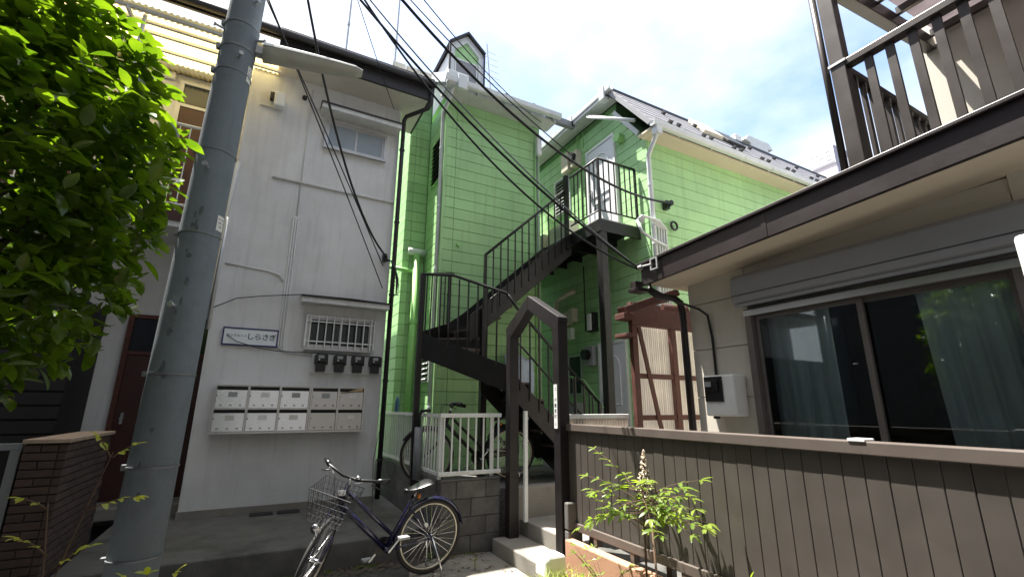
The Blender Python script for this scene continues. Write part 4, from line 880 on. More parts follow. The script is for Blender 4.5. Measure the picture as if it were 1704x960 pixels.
MB().bar((3.50, 3.82, 2.60), (4.0, 3.50, 2.80), .06, .08).bar((3.52, 3.95, 2.62), (4.3, 3.95, 2.84), .05, .07).build('rafter', 'wood_red', ln, .004)
MB().tube([(3.95, 3.70, 2.66), (4.35, 3.70, 2.68)], .035, 8).build('rafter', 'wood_red', ln)
vs = []
for i in range(241):
    x = 3.66+1.2*i/240; yy = 3.945+.009*math.sin(x*2*math.pi/.032); vs += [(x, yy, .66), (x, yy, 2.46)]
MB().add(vs, [(2*i, 2*i+1, 2*i+3, 2*i+2) for i in range(240)]).build('corrugated_panel', 'poly', ln, smooth=True, fix=False)
# far tower
ft = thing('far_tower', 'pale pinkish tower block with faint white lettering far behind the roofs', 'building', (66, 28, 0))
MB().box(60, 68, 26.07, 29.0, 0, 33.8).build('wall', 'far_wall', ft)
MB().box(60.02, 67.9, 25.98, 26.068, 0, 33.7).build('side_wall', 'far_shaded', ft)  # side away from the sun, its shade put into a darker colour
MB().box(59.9, 59.995, 26.07, 29.02, 31.3, 33.85).build('sign_band', 'far_letter', ft)
ftm = mat('far_pink_band', (.74, .66, .69), .8, .03, .3); M['far_pink'] = ftm
MB().box(59.84, 59.898, 26.2, 28.9, 31.5, 33.7).build('sign_panel', 'far_pink', ft)
lt_ = MB().box(59.80, 59.838, 28.0, 28.7, 33.1, 33.25).box(59.80, 59.838, 28.28, 28.42, 32.0, 33.1)
lt_.box(59.80, 59.838, 27.75, 27.9, 31.9, 33.2).box(59.80, 59.838, 27.2, 27.35, 31.9, 33.2).box(59.80, 59.838, 27.35, 27.75, 32.5, 32.65)
lt_.box(59.80, 59.838, 26.95, 27.08, 31.9, 33.2)
for z in (31.9, 32.5, 33.07): lt_.box(59.80, 59.838, 26.45, 26.95, z, z+.14)
lt_.build('lettering', 'far_letter', ft)
MB().tube([(60.5, 28.4, 33.8), (60.5, 28.4, 35.9)], .03, 6).build('antenna', 'galv', ft)
for z in (32.6, 30.6): MB().box(62, 63.2, 25.93, 25.978, z-1.2, z).build('window', 'far_letter', ft)

# ================================================================== UTILITY POLE, LAMP, CABLES
def pxz(z): return -.583+.0145*z
up = thing('utility_pole', 'grey concrete utility pole with steel bands standing in front of the white house', 'utility pole', (-.577, 4.0, 0))
def pr_(z): return .146-.0036*z
MB().tube([(pxz(z), 4.0, z) for z in (-.02, 2, 4, 6, 8, 9.2)], [pr_(z) for z in (0, 2, 4, 6, 8, 9.2)], 40).build('shaft', 'pole', up, smooth=True)
for z in (4.68, 4.44, 4.21, 3.47, 2.78, 1.75, 1.15, .61):
    w = .011 if z < 4.3 else .022
    MB().tube([(pxz(z), 4, z), (pxz(z), 4, z+w)], pr_(z)+.005, 40).build('band', 'band', up)
    MB().box(pxz(z)-pr_(z)-.022, pxz(z)-pr_(z)+.004, 3.96, 4.0, z-.012, z+w+.012).build('band_clasp', 'band', up)
for z, a in ((4.33, -75), (3.30, -100), (2.22, -108), (4.62, 200), (4.60, -20), (4.9, -60)):
    ca, sa = math.cos(R(a)), math.sin(R(a)); r0 = pr_(z)
    MB().tube([(pxz(z)+ca*r0*.9, 4+sa*r0*.9, z), (pxz(z)+ca*(r0+.03), 4+sa*(r0+.03), z), (pxz(z)+ca*(r0+.06), 4+sa*(r0+.06), z), (pxz(z)+ca*(r0+.062), 4+sa*(r0+.062), z), (pxz(z)+ca*(r0+.075), 4+sa*(r0+.075), z)], [.011, .011, .011, .019, .019], 8).build('step_bolt', 'galv', up)
def sticker(z0, z1, a0, a1):
    s = MB(); vs = []
    for k in range(7):
        a = R(a0+(a1-a0)*k/6)
        for z in (z0, z1): vs.append((pxz(z)+math.cos(a)*(pr_(z)+.003), 4+math.sin(a)*(pr_(z)+.003), z))
    s.add(vs, [(2*k, 2*k+2, 2*k+3, 2*k+1) for k in range(6)]); o = s.build('sticker', 'paper', up)
    for q in range(3):
        s2 = MB()
        zz = z0+(z1-z0)*(.22+.25*q); vs = []
        for k in range(5):
            a = R(a0+(a1-a0)*(.15+.7*k/4))
            for z in (zz, zz+.012): vs.append((pxz(z)+math.cos(a)*(pr_(z)+.005), 4+math.sin(a)*(pr_(z)+.005), z))
        s2.add(vs, [(2*k, 2*k+2, 2*k+3, 2*k+1) for k in range(4) if (k+q) % 3])
        s2.build('sticker_print', 'grey_plastic', o)['kind'] = 'stuff'
sticker(4.16, 4.31, -38, -12); sticker(2.83, 2.95, -44, -14)
MB().tube([(-.40, 4.0, 3.45), (-.405, 4.0, 2.95), (-.42, 4.0, 2.35)], .011, 8).build('ground_wire_tube', 'cream_plastic', up, smooth=True)
MB().tube([(-.40, 4.06, 3.0), (-.40, 4.06, 2.1)], .014, 8).build('conduit', 'galv', up, smooth=True)
fl_ = random.Random(3)
for k in range(22):
    z = fl_.choice([fl_.uniform(.9, 3.1), fl_.uniform(1.7, 3.0)]); a = R(-103+fl_.gauss(0, 5)+6*math.sin(z*3)); h = fl_.uniform(.012, .05); w = fl_.uniform(3, 9)
    pt = []
    for q in range(7):
        b = q/7*2*math.pi; rr0 = fl_.uniform(.5, 1.1); za = z+math.sin(b)*h*rr0; aa = a+R(math.cos(b)*w*rr0); pt.append((pxz(za)+math.cos(aa)*(pr_(za)+.0012), 4+math.sin(aa)*(pr_(za)+.0012), za))
    MB().quad(*pt).build('paint_scuff', 'pole_scuff', up, fix=False)
# street lamp on the pole
sl = thing('street_lamp', 'long pale street lamp head mounted on the utility pole', 'street lamp', (-.35, 4.0, 4.5))
n = 13; vs = []; 
def sect(t):
    x = -.335+t*.83; zc = 4.535+t*.115; w = .115*(1-.35*t**2)*(1 if t < .93 else .75); h = .075*(1-.45*t**2)*(1 if t < .93 else .6)
    return x, zc, w, h
top = MB(); vs = []
for i in range(n):
    x, zc, w, h = sect(i/(n-1))
    for k in range(9):
        a = math.pi*k/8; vs.append((x, 4.0-math.cos(a)*w, zc+math.sin(a)*h))
top.add(vs, [(i*9+k, i*9+k+1, (i+1)*9+k+1, (i+1)*9+k) for i in range(n-1) for k in range(8)]+[tuple(range(9)), tuple((n-1)*9+k for k in range(8, -1, -1))])
top.build('shell', 'lamp_shell', sl, smooth=False)
bt = MB(); vs = []
for i in range(n):
    x, zc, w, h = sect(i/(n-1)); w *= .93
    for k in range(7):
        a = math.pi*k/6; vs.append((x, 4.0-math.cos(a)*w, zc-.002-math.sin(a)*h*.8))
bt.add(vs, [(i*7+k, i*7+k+1, (i+1)*7+k+1, (i+1)*7+k) for i in range(n-1) for k in range(6)]+[tuple(range(7)), tuple((n-1)*7+k for k in range(6, -1, -1))])
bt.build('lens', 'lamp_lens', sl, smooth=True)
MB().box(-.45, -.30, 3.97, 4.03, 4.50, 4.57).build('arm', 'galv', sl, .006)
MB().tube([(-.27, 4.0, 4.535), (.35, 4.0, 4.62)], .018, 8).build('tube', 'white_plastic', sl)
def cable(S, E, sag, r, label, name='overhead_cable', m='cable'):
    S = Vector(S); E = Vector(E); pts = []
    for k in range(33):
        t = k/32; p = S.lerp(E, t); p.z -= 4*sag*t*(1-t); pts.append(p)
    o = MB().tube(pts, r, 6).build(name, m, None, smooth=True)
    return tag(o, label, 'cable', 'overhead cables from the utility pole')
cable((-.3, 3.6, 6.25), (5.46, 4.76, 4.73), .75, .017, 'thick overhead cable running to the anchor on the green right wing')
cable((-.6, 4.0, 6.5), (3.31, 3.38, 2.95), .35, .013, 'upper black overhead cable of the pair ending at the brown eave bracket')
cable((-.57, 4.0, 6.62), (3.31, 3.39, 2.96), .33, .008, 'thin blue-grey overhead cable beside the black one over the dormer', m='cable_grey')
cable((-.6, 4.0, 7.0), (3.31, 3.38, 2.93), .75, .011, 'lower sagging overhead cable ending at the brown eave bracket')
cable((.3, 3.6, 6.0), (4.2, 6.62, 6.9), .2, .007, 'thin overhead wire running to the right corner of the green bay')
cable((-.45, 4.4, 7.25), (1.50, 6.93, 3.80), .75, .015, 'thick overhead cable passing behind the street lamp to the white corner')
cable((-.6, 3.88, 5.5), (1.47, 6.95, 3.30), -.04, .008, 'lower of two thin cables crossing the white wall from the pole')
cable((-.6, 4.2, 5.65), (1.45, 6.95, 3.66), -.04, .008, 'upper of two thin cables crossing the white wall from the pole')
cable((0, 4.0, 6.5), (1.42, 6.88, 6.40), .05, .006, 'thin wire running to the white soffit above the upper window')
cable((-.3, 4.1, 6.9), (2.9, 3.9, 4.4), .2, .007, 'thin overhead wire joining the cable bundle over the green bay')
tag(MB().tube([(-.68, 6.96, 2.77), (-.42, 6.96, 2.93), (-.1, 6.96, 3.0), (.25, 6.955, 3.055), (.36, 6.74, 3.03), (1.0, 6.70, 3.03), (1.52, 6.72, 3.02)], .006, 6).build('wall_wire', 'cable', smooth=True), 'thin black wire draped along the lower awning of the white wall', 'cable')
tag(MB().tube([(-.47, 6.955, 2.44), (-.35, 6.955, 2.36), (-.1, 6.955, 2.29), (.15, 6.955, 2.26), (.6, 6.955, 2.265), (1.5, 6.95, 2.25)], .005, 6).build('wall_wire', 'cable', smooth=True), 'thin black wire sagging across the name plate towards the meters', 'cable')
tg = thing('cable_tangle', 'tangle of black cable loops at the white wall corner', 'cable bundle', (1.57, 6.9, 3.6))
for k in range(6):
    o = k*.03; MB().tube([(1.46, 6.93, 3.78-o*.3), (1.55+o*.3, 6.88, 3.74), (1.62+o*.4, 6.86, 3.60-o), (1.66, 6.86, 3.42-o*1.5), (1.70, 6.86, 3.36-o), (1.62, 6.88, 3.5-o*2), (1.60, 6.9, 3.0-o*2)], .009, 6).build('loop', 'cable', tg, smooth=True)
MB().box(1.44, 1.50, 6.93, 6.998, 3.74, 3.86).build('anchor', 'black_plastic', tg)
tag(MB().tube([(1.57, 6.9, 1.2), (1.45, 6.6, .85), (1.12, 5.0, .62), (1.10, 4.9, .5)], .004, 6).build('tether_wire', 'cable', smooth=True), 'thin slack wire hanging from the wall corner behind the bicycle', 'cable')

# pale cover hung behind the lower flight
cvr = MB(); vs = []
for i in range(15):
    for j in range(13):
        u, v = i/14, j/12; x = 3.42+.52*u+.06*v*(.5-u); z = 2.36-.98*v-.10*abs(u-.4)*v+.05*math.sin(u*5); y = 6.62-.07*math.sin(v*3)-.03*math.sin(u*13+v*4); vs.append((x, y, z))
cvr.add(vs, [(i*13+j, i*13+j+1, (i+1)*13+j+1, (i+1)*13+j) for i in range(14) for j in range(12)])
o = cvr.build('hanging_cover', 'cover', None, smooth=True, fix=False); sm = o.modifiers.new('thickness', 'SOLIDIFY'); sm.thickness = .004
tag(o, 'pale blue-grey plastic cover hanging behind the lower stair flight', 'cover')

# ================================================================== BICYCLES
def torus(mb, c, ax_u, ax_v, R_, r, n=48, m=8):
    c = Vector(c); u = Vector(ax_u).normalized(); v = Vector(ax_v).normalized(); w = u.cross(v); vs = []
    for i in range(n):
        a = 2*math.pi*i/n; d = u*math.cos(a)+v*math.sin(a)
        for k in range(m):
            b = 2*math.pi*k/m; vs.append(c+d*(R_+r*math.cos(b))+w*r*math.sin(b))
    fs = [(i*m+k, i*m+(k+1) % m, ((i+1) % n)*m+(k+1) % m, ((i+1) % n)*m+k) for i in range(n) for k in range(m)]
    return mb.add(vs, fs)
def bicycle(label, base, heading, steer, lean, paint, group=None, simple=False):
    root = thing('bicycle', label, 'bicycle', base, group)
    base = Vector(base)
    fwd = Vector((math.cos(heading), math.sin(heading), 0)); lf_ = Vector((-fwd.y, fwd.x, 0)); upv = Vector((0, 0, 1))
    # lean about the ground line, towards the rider's left for positive values
    upv, lf_ = upv*math.cos(lean)+lf_*math.sin(lean), lf_*math.cos(lean)-Vector((0, 0, 1))*math.sin(lean)
    def T(x, y, z): return base+fwd*x+lf_*y+upv*z
    RW = .335
    hub_r = (0, 0, RW); hub_f = Vector((1.10, 0, RW)); head_b = Vector((.885, 0, .70)); head_t = Vector((.835, 0, .86))
    axis = (head_t-head_b).normalized()
    rot = Matrix.Rotation(steer, 3, axis)
    def F(x, y, z):       # point that turns with the fork
        p = rot @ (Vector((x, y, z))-head_b)+head_b; return T(p.x, p.y, p.z)
    def wheel(fn, c, name):
        c = Vector(c); C_ = fn(*c); u = (fn(c.x+1, c.y, c.z)-C_); v = (fn(c.x, c.y, c.z+1)-C_); w = u.cross(v).normalized()
        ty = torus(MB(), C_, u, v, RW-.018, .018, 56, 8).build(name, 'rubber', root, smooth=True)
        torus(MB(), C_, u, v, RW-.043, .011, 56, 6).build('rim', 'rim', ty, smooth=True)
        s = MB()
        for k in range(28):
            a = 2*math.pi*k/28; a2 = a+(.35 if k % 2 else -.35); sgn = 1 if k % 4 < 2 else -1
            s.tube([C_+(u*math.cos(a2)+v*math.sin(a2))*.025+w*.022*sgn, C_+(u*math.cos(a)+v*math.sin(a))*(RW-.05)], .0013, 4, False)
        s.build('spokes', 'chrome', ty)
        MB().tube([C_-w*.035, C_-w*.018, C_+w*.018, C_+w*.035], [.028, .018, .018, .028], 10).tube([C_-w*.07, C_+w*.07], .008, 8).build('hub', 'chrome', ty, smooth=True)
        return ty, C_, u, v, w
    wr, Cr, ur, vr, wr_ = wheel(T, hub_r, 'wheel'); wf_, Cf, uf, vf, wwf = wheel(F, hub_f, 'wheel')
    def fender(C_, u, v, w, a0, a1):
        fm = MB(); vs = []; N_ = 22
        for i in range(N_+1):
            a = R(a0+(a1-a0)*i/N_); d = u*math.cos(a)+v*math.sin(a)
            for q, dr in ((-.032, -.014), (-.022, .004), (0, .011), (.022, .004), (.032, -.014)): vs.append(C_+d*(RW+.016+dr)+w*q)
        fm.add(vs, [(i*5+k, i*5+k+1, (i+1)*5+k+1, (i+1)*5+k) for i in range(N_) for k in range(4)])
        return fm.build('mudguard', paint, root, smooth=True, fix=False)
    fender(Cr, ur, vr, wr_, -8, 168); fender(Cf, uf, vf, wwf, 30, 125) if simple else None
    seat_t = (.20, 0, .72); bb = (.43, 0, .285)
    fr = MB()
    fr.tube([T(*bb), T(.245, 0, .62), T(*seat_t)], [.019, .019, .018], 10)
    fr.tube([T(*bb), T(*(head_b+axis*.015))], .024, 12)
    fr.tube([T(.375, 0, .395), T(*(head_b+axis*.13))], .017, 10)
    for s in (-1, 1):
        fr.tube([T(.41, .03*s, .285), T(.25, .062*s, .31), T(0, .062*s, RW)], .010, 8).tube([T(.235, .025*s, .62), T(.10, .062*s, .46), T(0, .062*s, RW)], .008, 8)
    fr.tube([T(*(head_b-axis*.01)), T(*(head_t+axis*.01))], .021, 12).tube([T(.43, -.045, .285), T(.43, .045, .285)], .024, 12)
    fr.build('frame', paint, root, smooth=True)
    fk = MB()
    for s in (-1, 1): fk.tube([F(*(head_b+axis*-.02)+Vector((0, .02*s, 0))), F(.90, .052*s, .64), F(.985, .056*s, .47), F(*(hub_f+Vector((0, .056*s, 0))))], [.013, .013, .011, .008], 8)
    fk.build('fork', paint, root, smooth=True)
    MB().tube([F(*head_t), F(*(head_t+axis*.07))], .012, 10).build('stem', 'chrome', root, smooth=True)
    ht = head_t+axis*.07
    hb = [F(ht.x-.13, .30, ht.z+.02), F(ht.x-.035, .23, ht.z+.03), F(ht.x+.0, .17, ht.z+.03), F(ht.x+.015, .07, ht.z+.005), F(ht.x, 0, ht.z), F(ht.x+.015, -.07, ht.z+.005), F(ht.x+.0, -.17, ht.z+.03), F(ht.x-.035, -.23, ht.z+.03), F(ht.x-.13, -.30, ht.z+.02)]
    hbar = MB().tube(hb, .0125, 10).build('handlebar', 'black_plastic', root, smooth=True)
    for i, j in ((0, 1), (8, 7)):
        MB().tube([hb[i]+(hb[i]-hb[j])*.15, hb[i].lerp(hb[j], .95)], .021, 10).build('grip', 'saddle', hbar, smooth=True)
        k = 1 if i == 0 else -1
        MB().tube([hb[j], hb[j]+(F(.05, -.03*k, -.02)-F(0, 0, 0)), hb[i].lerp(hb[j], .3)+(F(.075, 0, -.05)-F(0, 0, 0))], .006, 6).build('brake_lever', 'black_plastic', hbar, smooth=True)
    bp = hb[3]; MB().tube([bp+upv*.012, bp+upv*.030, bp+upv*.042], [.024, .022, .004], 12).build('bell', 'chrome', hbar, smooth=True)
    for i in (1, 7): MB().tube([hb[i], hb[i].lerp(F(1.04, 0, .86), .6)+upv*.05, F(.96, .04 if i == 1 else -.04, .74), F(.91, 0, .62)], .0035, 6).build('brake_cable', 'black_plastic', hbar, smooth=True)
    # saddle
    sp = MB().tube([T(.215, 0, .66), T(.175, 0, .77)], .0125, 10).build('seat_post', 'chrome', root, smooth=True)
    sd_ = MB(); vs = []; N_ = 12
    for i in range(N_+1):
        t = i/N_; x = .03+t*.27; wd = .098*(1-t)**.75*(1 if t > .04 else .6)+.022; zc = .795+.022*math.cos(t*math.pi*1.2)+.012*(1-t); th = .035*(1-.35*t)
        for k in range(12):
            a = 2*math.pi*k/12; ca, sa = math.cos(a), math.sin(a); vs.append(T(x, wd*ca, zc+(sa*th*.55 if sa > 0 else sa*th*1.3)))
    sd_.add(vs, [(i*12+k, i*12+(k+1) % 12, (i+1)*12+(k+1) % 12, (i+1)*12+k) for i in range(N_) for k in range(12)]+[tuple(range(12)), tuple(N_*12+k for k in range(11, -1, -1))])
    sd_.build('saddle', 'saddle', root, smooth=True)
    # drive
    cg = MB(); vs = []
    cg.tube([T(.43, -.055, .285), T(.43, -.068, .285)], .085, 24); cg.build('chain_wheel', 'black_plastic', root)
    MB().bar(T(.43, -.062, .335), T(.0, -.062, .375), .012, .05).build('chain_guard', paint, root, .004)
    for s, a in ((-1, -50), (1, 130)):
        e = (.43+.165*math.cos(R(a)), .285+.165*math.sin(R(a))); MB().bar(T(.43, .085*s, .285), T(e[0], .095*s, e[1]), .022, .014).build('crank', 'chrome', root)
        MB().bar(T(e[0]-.045, .145*s, e[1]), T(e[0]+.045, .145*s, e[1]), .075, .022).build('pedal', 'grey_plastic', root, .004)
    MB().tube([T(0, .075, RW), T(-.07, .16, .10), T(-.075, .17, -.0)], .008, 8).tube([T(0, -.075, RW), T(-.07, -.16, .10), T(-.075, -.17, .0)], .008, 8).tube([T(-.075, .17, .0), T(-.075, -.17, .0)], .008, 8).build('kickstand', 'chrome', root, smooth=True)
    MB().tube([T(.155, 0, .71), T(.138, 0, .71)], .022, 10).build('reflector', 'orange', root)
    if simple: return root
    # basket
    bk_ = MB(); x0, x1, z0, z1 = .93, 1.22, .68, .95
    def bpt(u, v, w): # u across, v along, w height; the basket flares upwards
        s = .80+.20*w; return F((x0+x1)/2+(v-.5)*(x1-x0)*s+.03*w, (u-.5)*.35*s, z0+(z1-z0)*w)
    for w in (0, .2, .4, .6, .8, 1):
        bk_.tube([bpt(0, 0, w), bpt(1, 0, w), bpt(1, 1, w), bpt(0, 1, w), bpt(0, 0, w)], .004 if w == 1 else .0022, 5)
    for k in range(10):
        u = k/9
        bk_.tube([bpt(u, 0, 1), bpt(u, 0, 0), bpt(u, 1, 0), bpt(u, 1, 1)], .0022, 5)
    for k in range(1, 7):
        v = k/7; bk_.tube([bpt(0, v, 1), bpt(0, v, 0), bpt(1, v, 0), bpt(1, v, 1)], .0022, 5)
    bk_.build('basket', 'basket', root)
    MB().bar(F(.90, 0, .78), F(.94, 0, .84), .07, .06).build('basket_bracket', 'black_plastic', root, .006)
    MB().tube([F(1.02, -.085, .56), F(1.06, -.085, .56), F(1.085, -.085, .56)], [.02, .036, .036], 12).build('head_lamp', 'chrome', root, smooth=True)
    MB().tube([F(1.0, -.06, .63), F(1.02, -.085, .58)], .007, 6).build('lamp_bracket', 'black_plastic', root)
    MB().tube([T(.02, -.05, .42), T(.02, -.035, .42)], .020, 10).build('wheel_reflector', 'white_plastic', root)
    return root
bicycle('dark navy bicycle with wire front basket parked before the white platform', (1.60, 4.68, .012), math.atan2(-.12, -.99), R(56), R(6), 'bike_frame')
bicycle('black bicycle half hidden behind the white fence under the staircase', (3.0, 5.62, .62), R(172), R(-20), R(4), 'black_steel', 'bicycles kept under the staircase', True)
bicycle('dark bicycle under the staircase seen through the pointed gate', (4.15, 6.05, .62), R(186), R(15), R(-4), 'brown_steel', 'bicycles kept under the staircase', True)

# ================================================================== PLANTS
def leaf_mesh(name, m, Ln, W, fold, droop, n=4):
    vs = []; fs = []
    for i in range(n+1):
        t = i/n; w = W/2*math.sin(math.pi*min(1, t*.93+.05))**.8 if 0 < i < n else .0008
        x = Ln*t; z = -droop*Ln*t*t
        vs += [(x, -w, z+fold*w), (x, 0, z), (x, w, z+fold*w)]
    for i in range(n):
        fs += [(3*i, 3*i+3, 3*i+4, 3*i+1), (3*i+1, 3*i+4, 3*i+5, 3*i+2)]
    me = bpy.data.meshes.new(name); me.from_pydata(vs, [], fs); me.materials.append(M[m]); me.polygons.foreach_set('use_smooth', [True]*len(fs))
    return me, vs, fs
def orient(d, roll=0.0):      # rotation that sends +X to d with +Z roughly up
    d = Vector(d).normalized(); up_ = Vector((0, 0, 1)); y = up_.cross(d)
    if y.length < .05: y = Vector((0, 1, 0))
    y.normalize(); z = d.cross(y); m = Matrix((d, y, z)).transposed(); return (m @ Matrix.Rotation(roll, 3, 'X')).to_4x4()
rnd = random.Random(11)
tree = thing('broadleaf_tree', 'glossy evergreen broadleaf tree overhanging the left edge', 'tree', (-1.32, 2.35, 0))
CC = Vector((-1.235, 2.38, 2.44)); RX, RY, RZ = .72, .72, .92
MB().tube([(-1.32, 2.35, -.02), (-1.30, 2.36, .8), (-1.22, 2.36, 1.5), (-1.15, 2.38, 2.3)], [.075, .06, .05, .03], 12).build('trunk', 'bark', tree, smooth=True)
for k in range(16):
    a = rnd.uniform(0, 6.28); e = rnd.uniform(-.5, 1.3); d = Vector((math.cos(a)*math.cos(e), math.sin(a)*math.cos(e), math.sin(e)))
    s = Vector((-1.2, 2.36, rnd.uniform(1.3, 2.2))); q = CC+Vector((d.x*RX, d.y*RY, d.z*RZ))*.85; mid = s.lerp(q, .5)+Vector((0, 0, .08))
    MB().tube([s, mid, q], [.022, .014, .005], 6).build('limb', 'bark', tree, smooth=True)
variants = [leaf_mesh('leaf', 'leaf', .096, .046, .30, .10), leaf_mesh('leaf', 'leaf', .080, .041, .18, .18), leaf_mesh('leaf', 'leaf', .062, .033, .4, .05)]
inst = []
lob = [Vector((rnd.gauss(0, 1), rnd.gauss(0, 1), rnd.gauss(0, 1))).normalized() for _ in range(14)]
for c in range(1800):
    d = Vector((rnd.gauss(0, 1), rnd.gauss(0, 1), rnd.gauss(0, 1))).normalized()
    bulge = 1+.16*max(max(d.dot(l) for l in lob)-.80, -.25)*3
    rr = (rnd.uniform(.30, 1.0)**.55)*bulge
    p = CC+Vector((d.x*RX, d.y*RY, d.z*RZ))*rr
    if p.z < 1.45: continue
    ax = (d+Vector((rnd.uniform(-.3, .3), rnd.uniform(-.3, .3), rnd.uniform(.2, 1.0)))).normalized()
    nl = rnd.randint(5, 8); ph = rnd.uniform(0, 6.28); u = ax.orthogonal().normalized(); w = ax.cross(u)
    for k in range(nl):
        a = ph+k*2.4; o = ax*(.1-.022*k)*.5; ld = (ax*rnd.uniform(.25, .75)+(u*math.cos(a)+w*math.sin(a))).normalized(); ld.z *= .75
        inst.append((p+o, ld, rnd.uniform(-.5, .5), rnd.uniform(.8, 1.2), rnd.randrange(3)))
camp = Vector((0, 0, 1.55))
def visible_rank(it):
    v = it[0]-camp; dep = v.dot(_f)
    if dep < .3: return 9
    sx_ = v.dot(_r)/dep; sy_ = v.dot(_u)/dep
    return (v.length if abs(sx_) < 1.12 and abs(sy_) < .63 else 9+v.length)
inst.sort(key=visible_rank)
for (p, d, ro, sc, vi) in inst[:300]: place(variants[vi][0], 'leaf', tree, p, orient(d, ro), sc)
allv = []; allf = []
for (p, d, ro, sc, vi) in inst[300:]:
    m4 = orient(d, ro); b0 = len(allv)
    for v in variants[vi][1]: allv.append(m4 @ (Vector(v)*sc)+p)
    for f_ in variants[vi][2]: allf.append(tuple(i+b0 for i in f_))
cw = MB(); cw.v = [tuple(v) for v in allv]; cw.f = allf
o = cw.build('crown', 'leaf', tree, smooth=True, fix=False); o['kind'] = 'stuff'

nleaf = [leaf_mesh('leaf', 'leaf_nandina', .062, .020, .3, .2), leaf_mesh('leaf', 'leaf_nandina', .050, .017, .3, .35)]
yleaf = [leaf_mesh('leaf', 'leaf_yellow', .050, .024, .3, .2), leaf_mesh('leaf', 'leaf_yellow', .042, .021, .3, .35)]
def frond(parent, p0, p1, nn, lv, size=1.0, pinn=True):
    p0 = Vector(p0); p1 = Vector(p1); pts = [p0.lerp(p1, t)+Vector((0, 0, .25*(p1-p0).length*t*(1-t))) for t in (0, .25, .5, .75, 1)]
    MB().tube(pts, [.0032, .0028, .0024, .002, .0014], 5).build('twig', 'stem', parent, smooth=True)
    d = (p1-p0).normalized(); side = d.cross(Vector((0, 0, 1))).normalized() if abs(d.z) < .95 else Vector((1, 0, 0))
    for k in range(nn):
        t = .35+.65*k/max(1, nn-1); p = p0.lerp(p1, t)+Vector((0, 0, .25*(p1-p0).length*t*(1-t)))
        for s in (-1, 1):
            ld = (d*.55+side*s*rnd.uniform(.6, 1)+Vector((0, 0, rnd.uniform(-.35, .25))))
            place(lv[rnd.randrange(2)][0], 'leaf', parent, p, orient(ld, rnd.uniform(-.5, .5)), size*rnd.uniform(.75, 1.15))
    place(lv[0][0], 'leaf', parent, p1, orient(d+Vector((0, 0, -.2)), 0), size)
def nandina(label, base, stems, fronds, lv, size, flower=None):
    sr = 1.0 if flower else .42
    t = thing('nandina_plant', label, 'plant', base)
    for s in stems: MB().tube(s, [(.010-.0018*i)*sr for i in range(len(s))], 7).build('stem', 'stem', t, smooth=True)
    for f_ in fronds: frond(t, f_[0], f_[1], f_[2], lv, size)
    if flower:
        fm = MB(); f0, f1 = Vector(flower[0]), Vector(flower[1])
        for k in range(150):
            tt = rnd.random()**.9; w = .062*(1-tt)+.006; a = rnd.uniform(0, 6.28); q = f0.lerp(f1, tt)+Vector((math.cos(a)*w*rnd.random()**.5, math.sin(a)*w*rnd.random()**.5, rnd.uniform(-.01, .01))); r = rnd.uniform(.0045, .0085)
            fm.add([q+Vector((r, 0, 0)), q+Vector((0, r, 0)), q+Vector((-r, 0, 0)), q+Vector((0, -r, 0)), q+Vector((0, 0, r)), q-Vector((0, 0, r))], [(0,1,4),(1,2,4),(2,3,4),(3,0,4),(1,0,5),(2,1,5),(3,2,5),(0,3,5)])
        o = fm.build('flower_panicle', 'flower', t); o['kind'] = 'stuff'
    return t
fr_ = []
hub = Vector((2.44, 2.60, .82))
for k in range(38):
    a = rnd.uniform(0, 6.28); ln_ = rnd.uniform(.18, .52); el = rnd.uniform(-.25, .65)
    d = Vector((math.cos(a)*.42, math.sin(a), math.sin(el)*.75)); d.normalize()
    h = hub+Vector((0, 0, rnd.uniform(-.12, .18))); e = h+d*ln_
    e.x = min(e.x, 2.62); fr_.append((h, e, rnd.randint(3, 5)))
fr_ += [(hub+Vector((0, 0, .1)), Vector((2.42, 3.10, 1.22)), 5), (hub, Vector((2.40, 3.14, .92)), 4), (hub, Vector((2.40, 2.06, .86)), 5), (hub, Vector((2.38, 2.10, .96)), 4)]
nandina('leafy nandina bush with cream flower spike before the brown fence', (2.42, 2.6, 0),
        [[(2.44, 2.62, -.02), (2.44, 2.61, .4), (2.44, 2.60, .85), (2.44, 2.58, 1.12)], [(2.40, 2.50, -.02), (2.41, 2.48, .4), (2.43, 2.52, .8)]], fr_, nleaf, 1.25, ((2.43, 2.57, 1.0), (2.43, 2.555, 1.25)))
fr_ = []; sp_ = [[(-.56, 2.25, -.02), (-.55, 2.27, .5), (-.545, 2.28, .95), (-.50, 2.30, 1.18), (-.455, 2.30, 1.38)], [(-.58, 2.22, -.02), (-.585, 2.25, .5), (-.57, 2.28, 1.0), (-.60, 2.28, 1.22)]]
for (h, e, n_) in (((-.50, 2.30, 1.18), (-.36, 2.28, 1.22), 3), ((-.46, 2.30, 1.36), (-.50, 2.28, 1.43), 2), ((-.455, 2.30, 1.36), (-.40, 2.30, 1.40), 2), ((-.57, 2.28, 1.05), (-.64, 2.24, 1.12), 3), ((-.56, 2.28, 1.0), (-.46, 2.25, 1.07), 3),
                   ((-.545, 2.28, .95), (-.66, 2.25, .98), 3), ((-.55, 2.27, .9), (-.45, 2.24, .93), 3), ((-.58, 2.25, .85), (-.66, 2.2, .86), 3), ((-.6, 2.28, 1.2), (-.66, 2.26, 1.24), 2), ((-.55, 2.27, .8), (-.42, 2.22, .85), 3), ((-.57, 2.25, .75), (-.68, 2.2, .76), 3)):
    fr_.append((h, e, n_))
nandina('spindly yellow-green sprig growing before the utility pole', (-.56, 2.25, 0), sp_, fr_, yleaf, .9)
fr_ = [((-.28, 2.35, .8), (-.35, 2.33, .93), 3), ((-.28, 2.35, .8), (-.20, 2.33, .93), 3), ((-.28, 2.35, .78), (-.28, 2.28, .95), 2)]
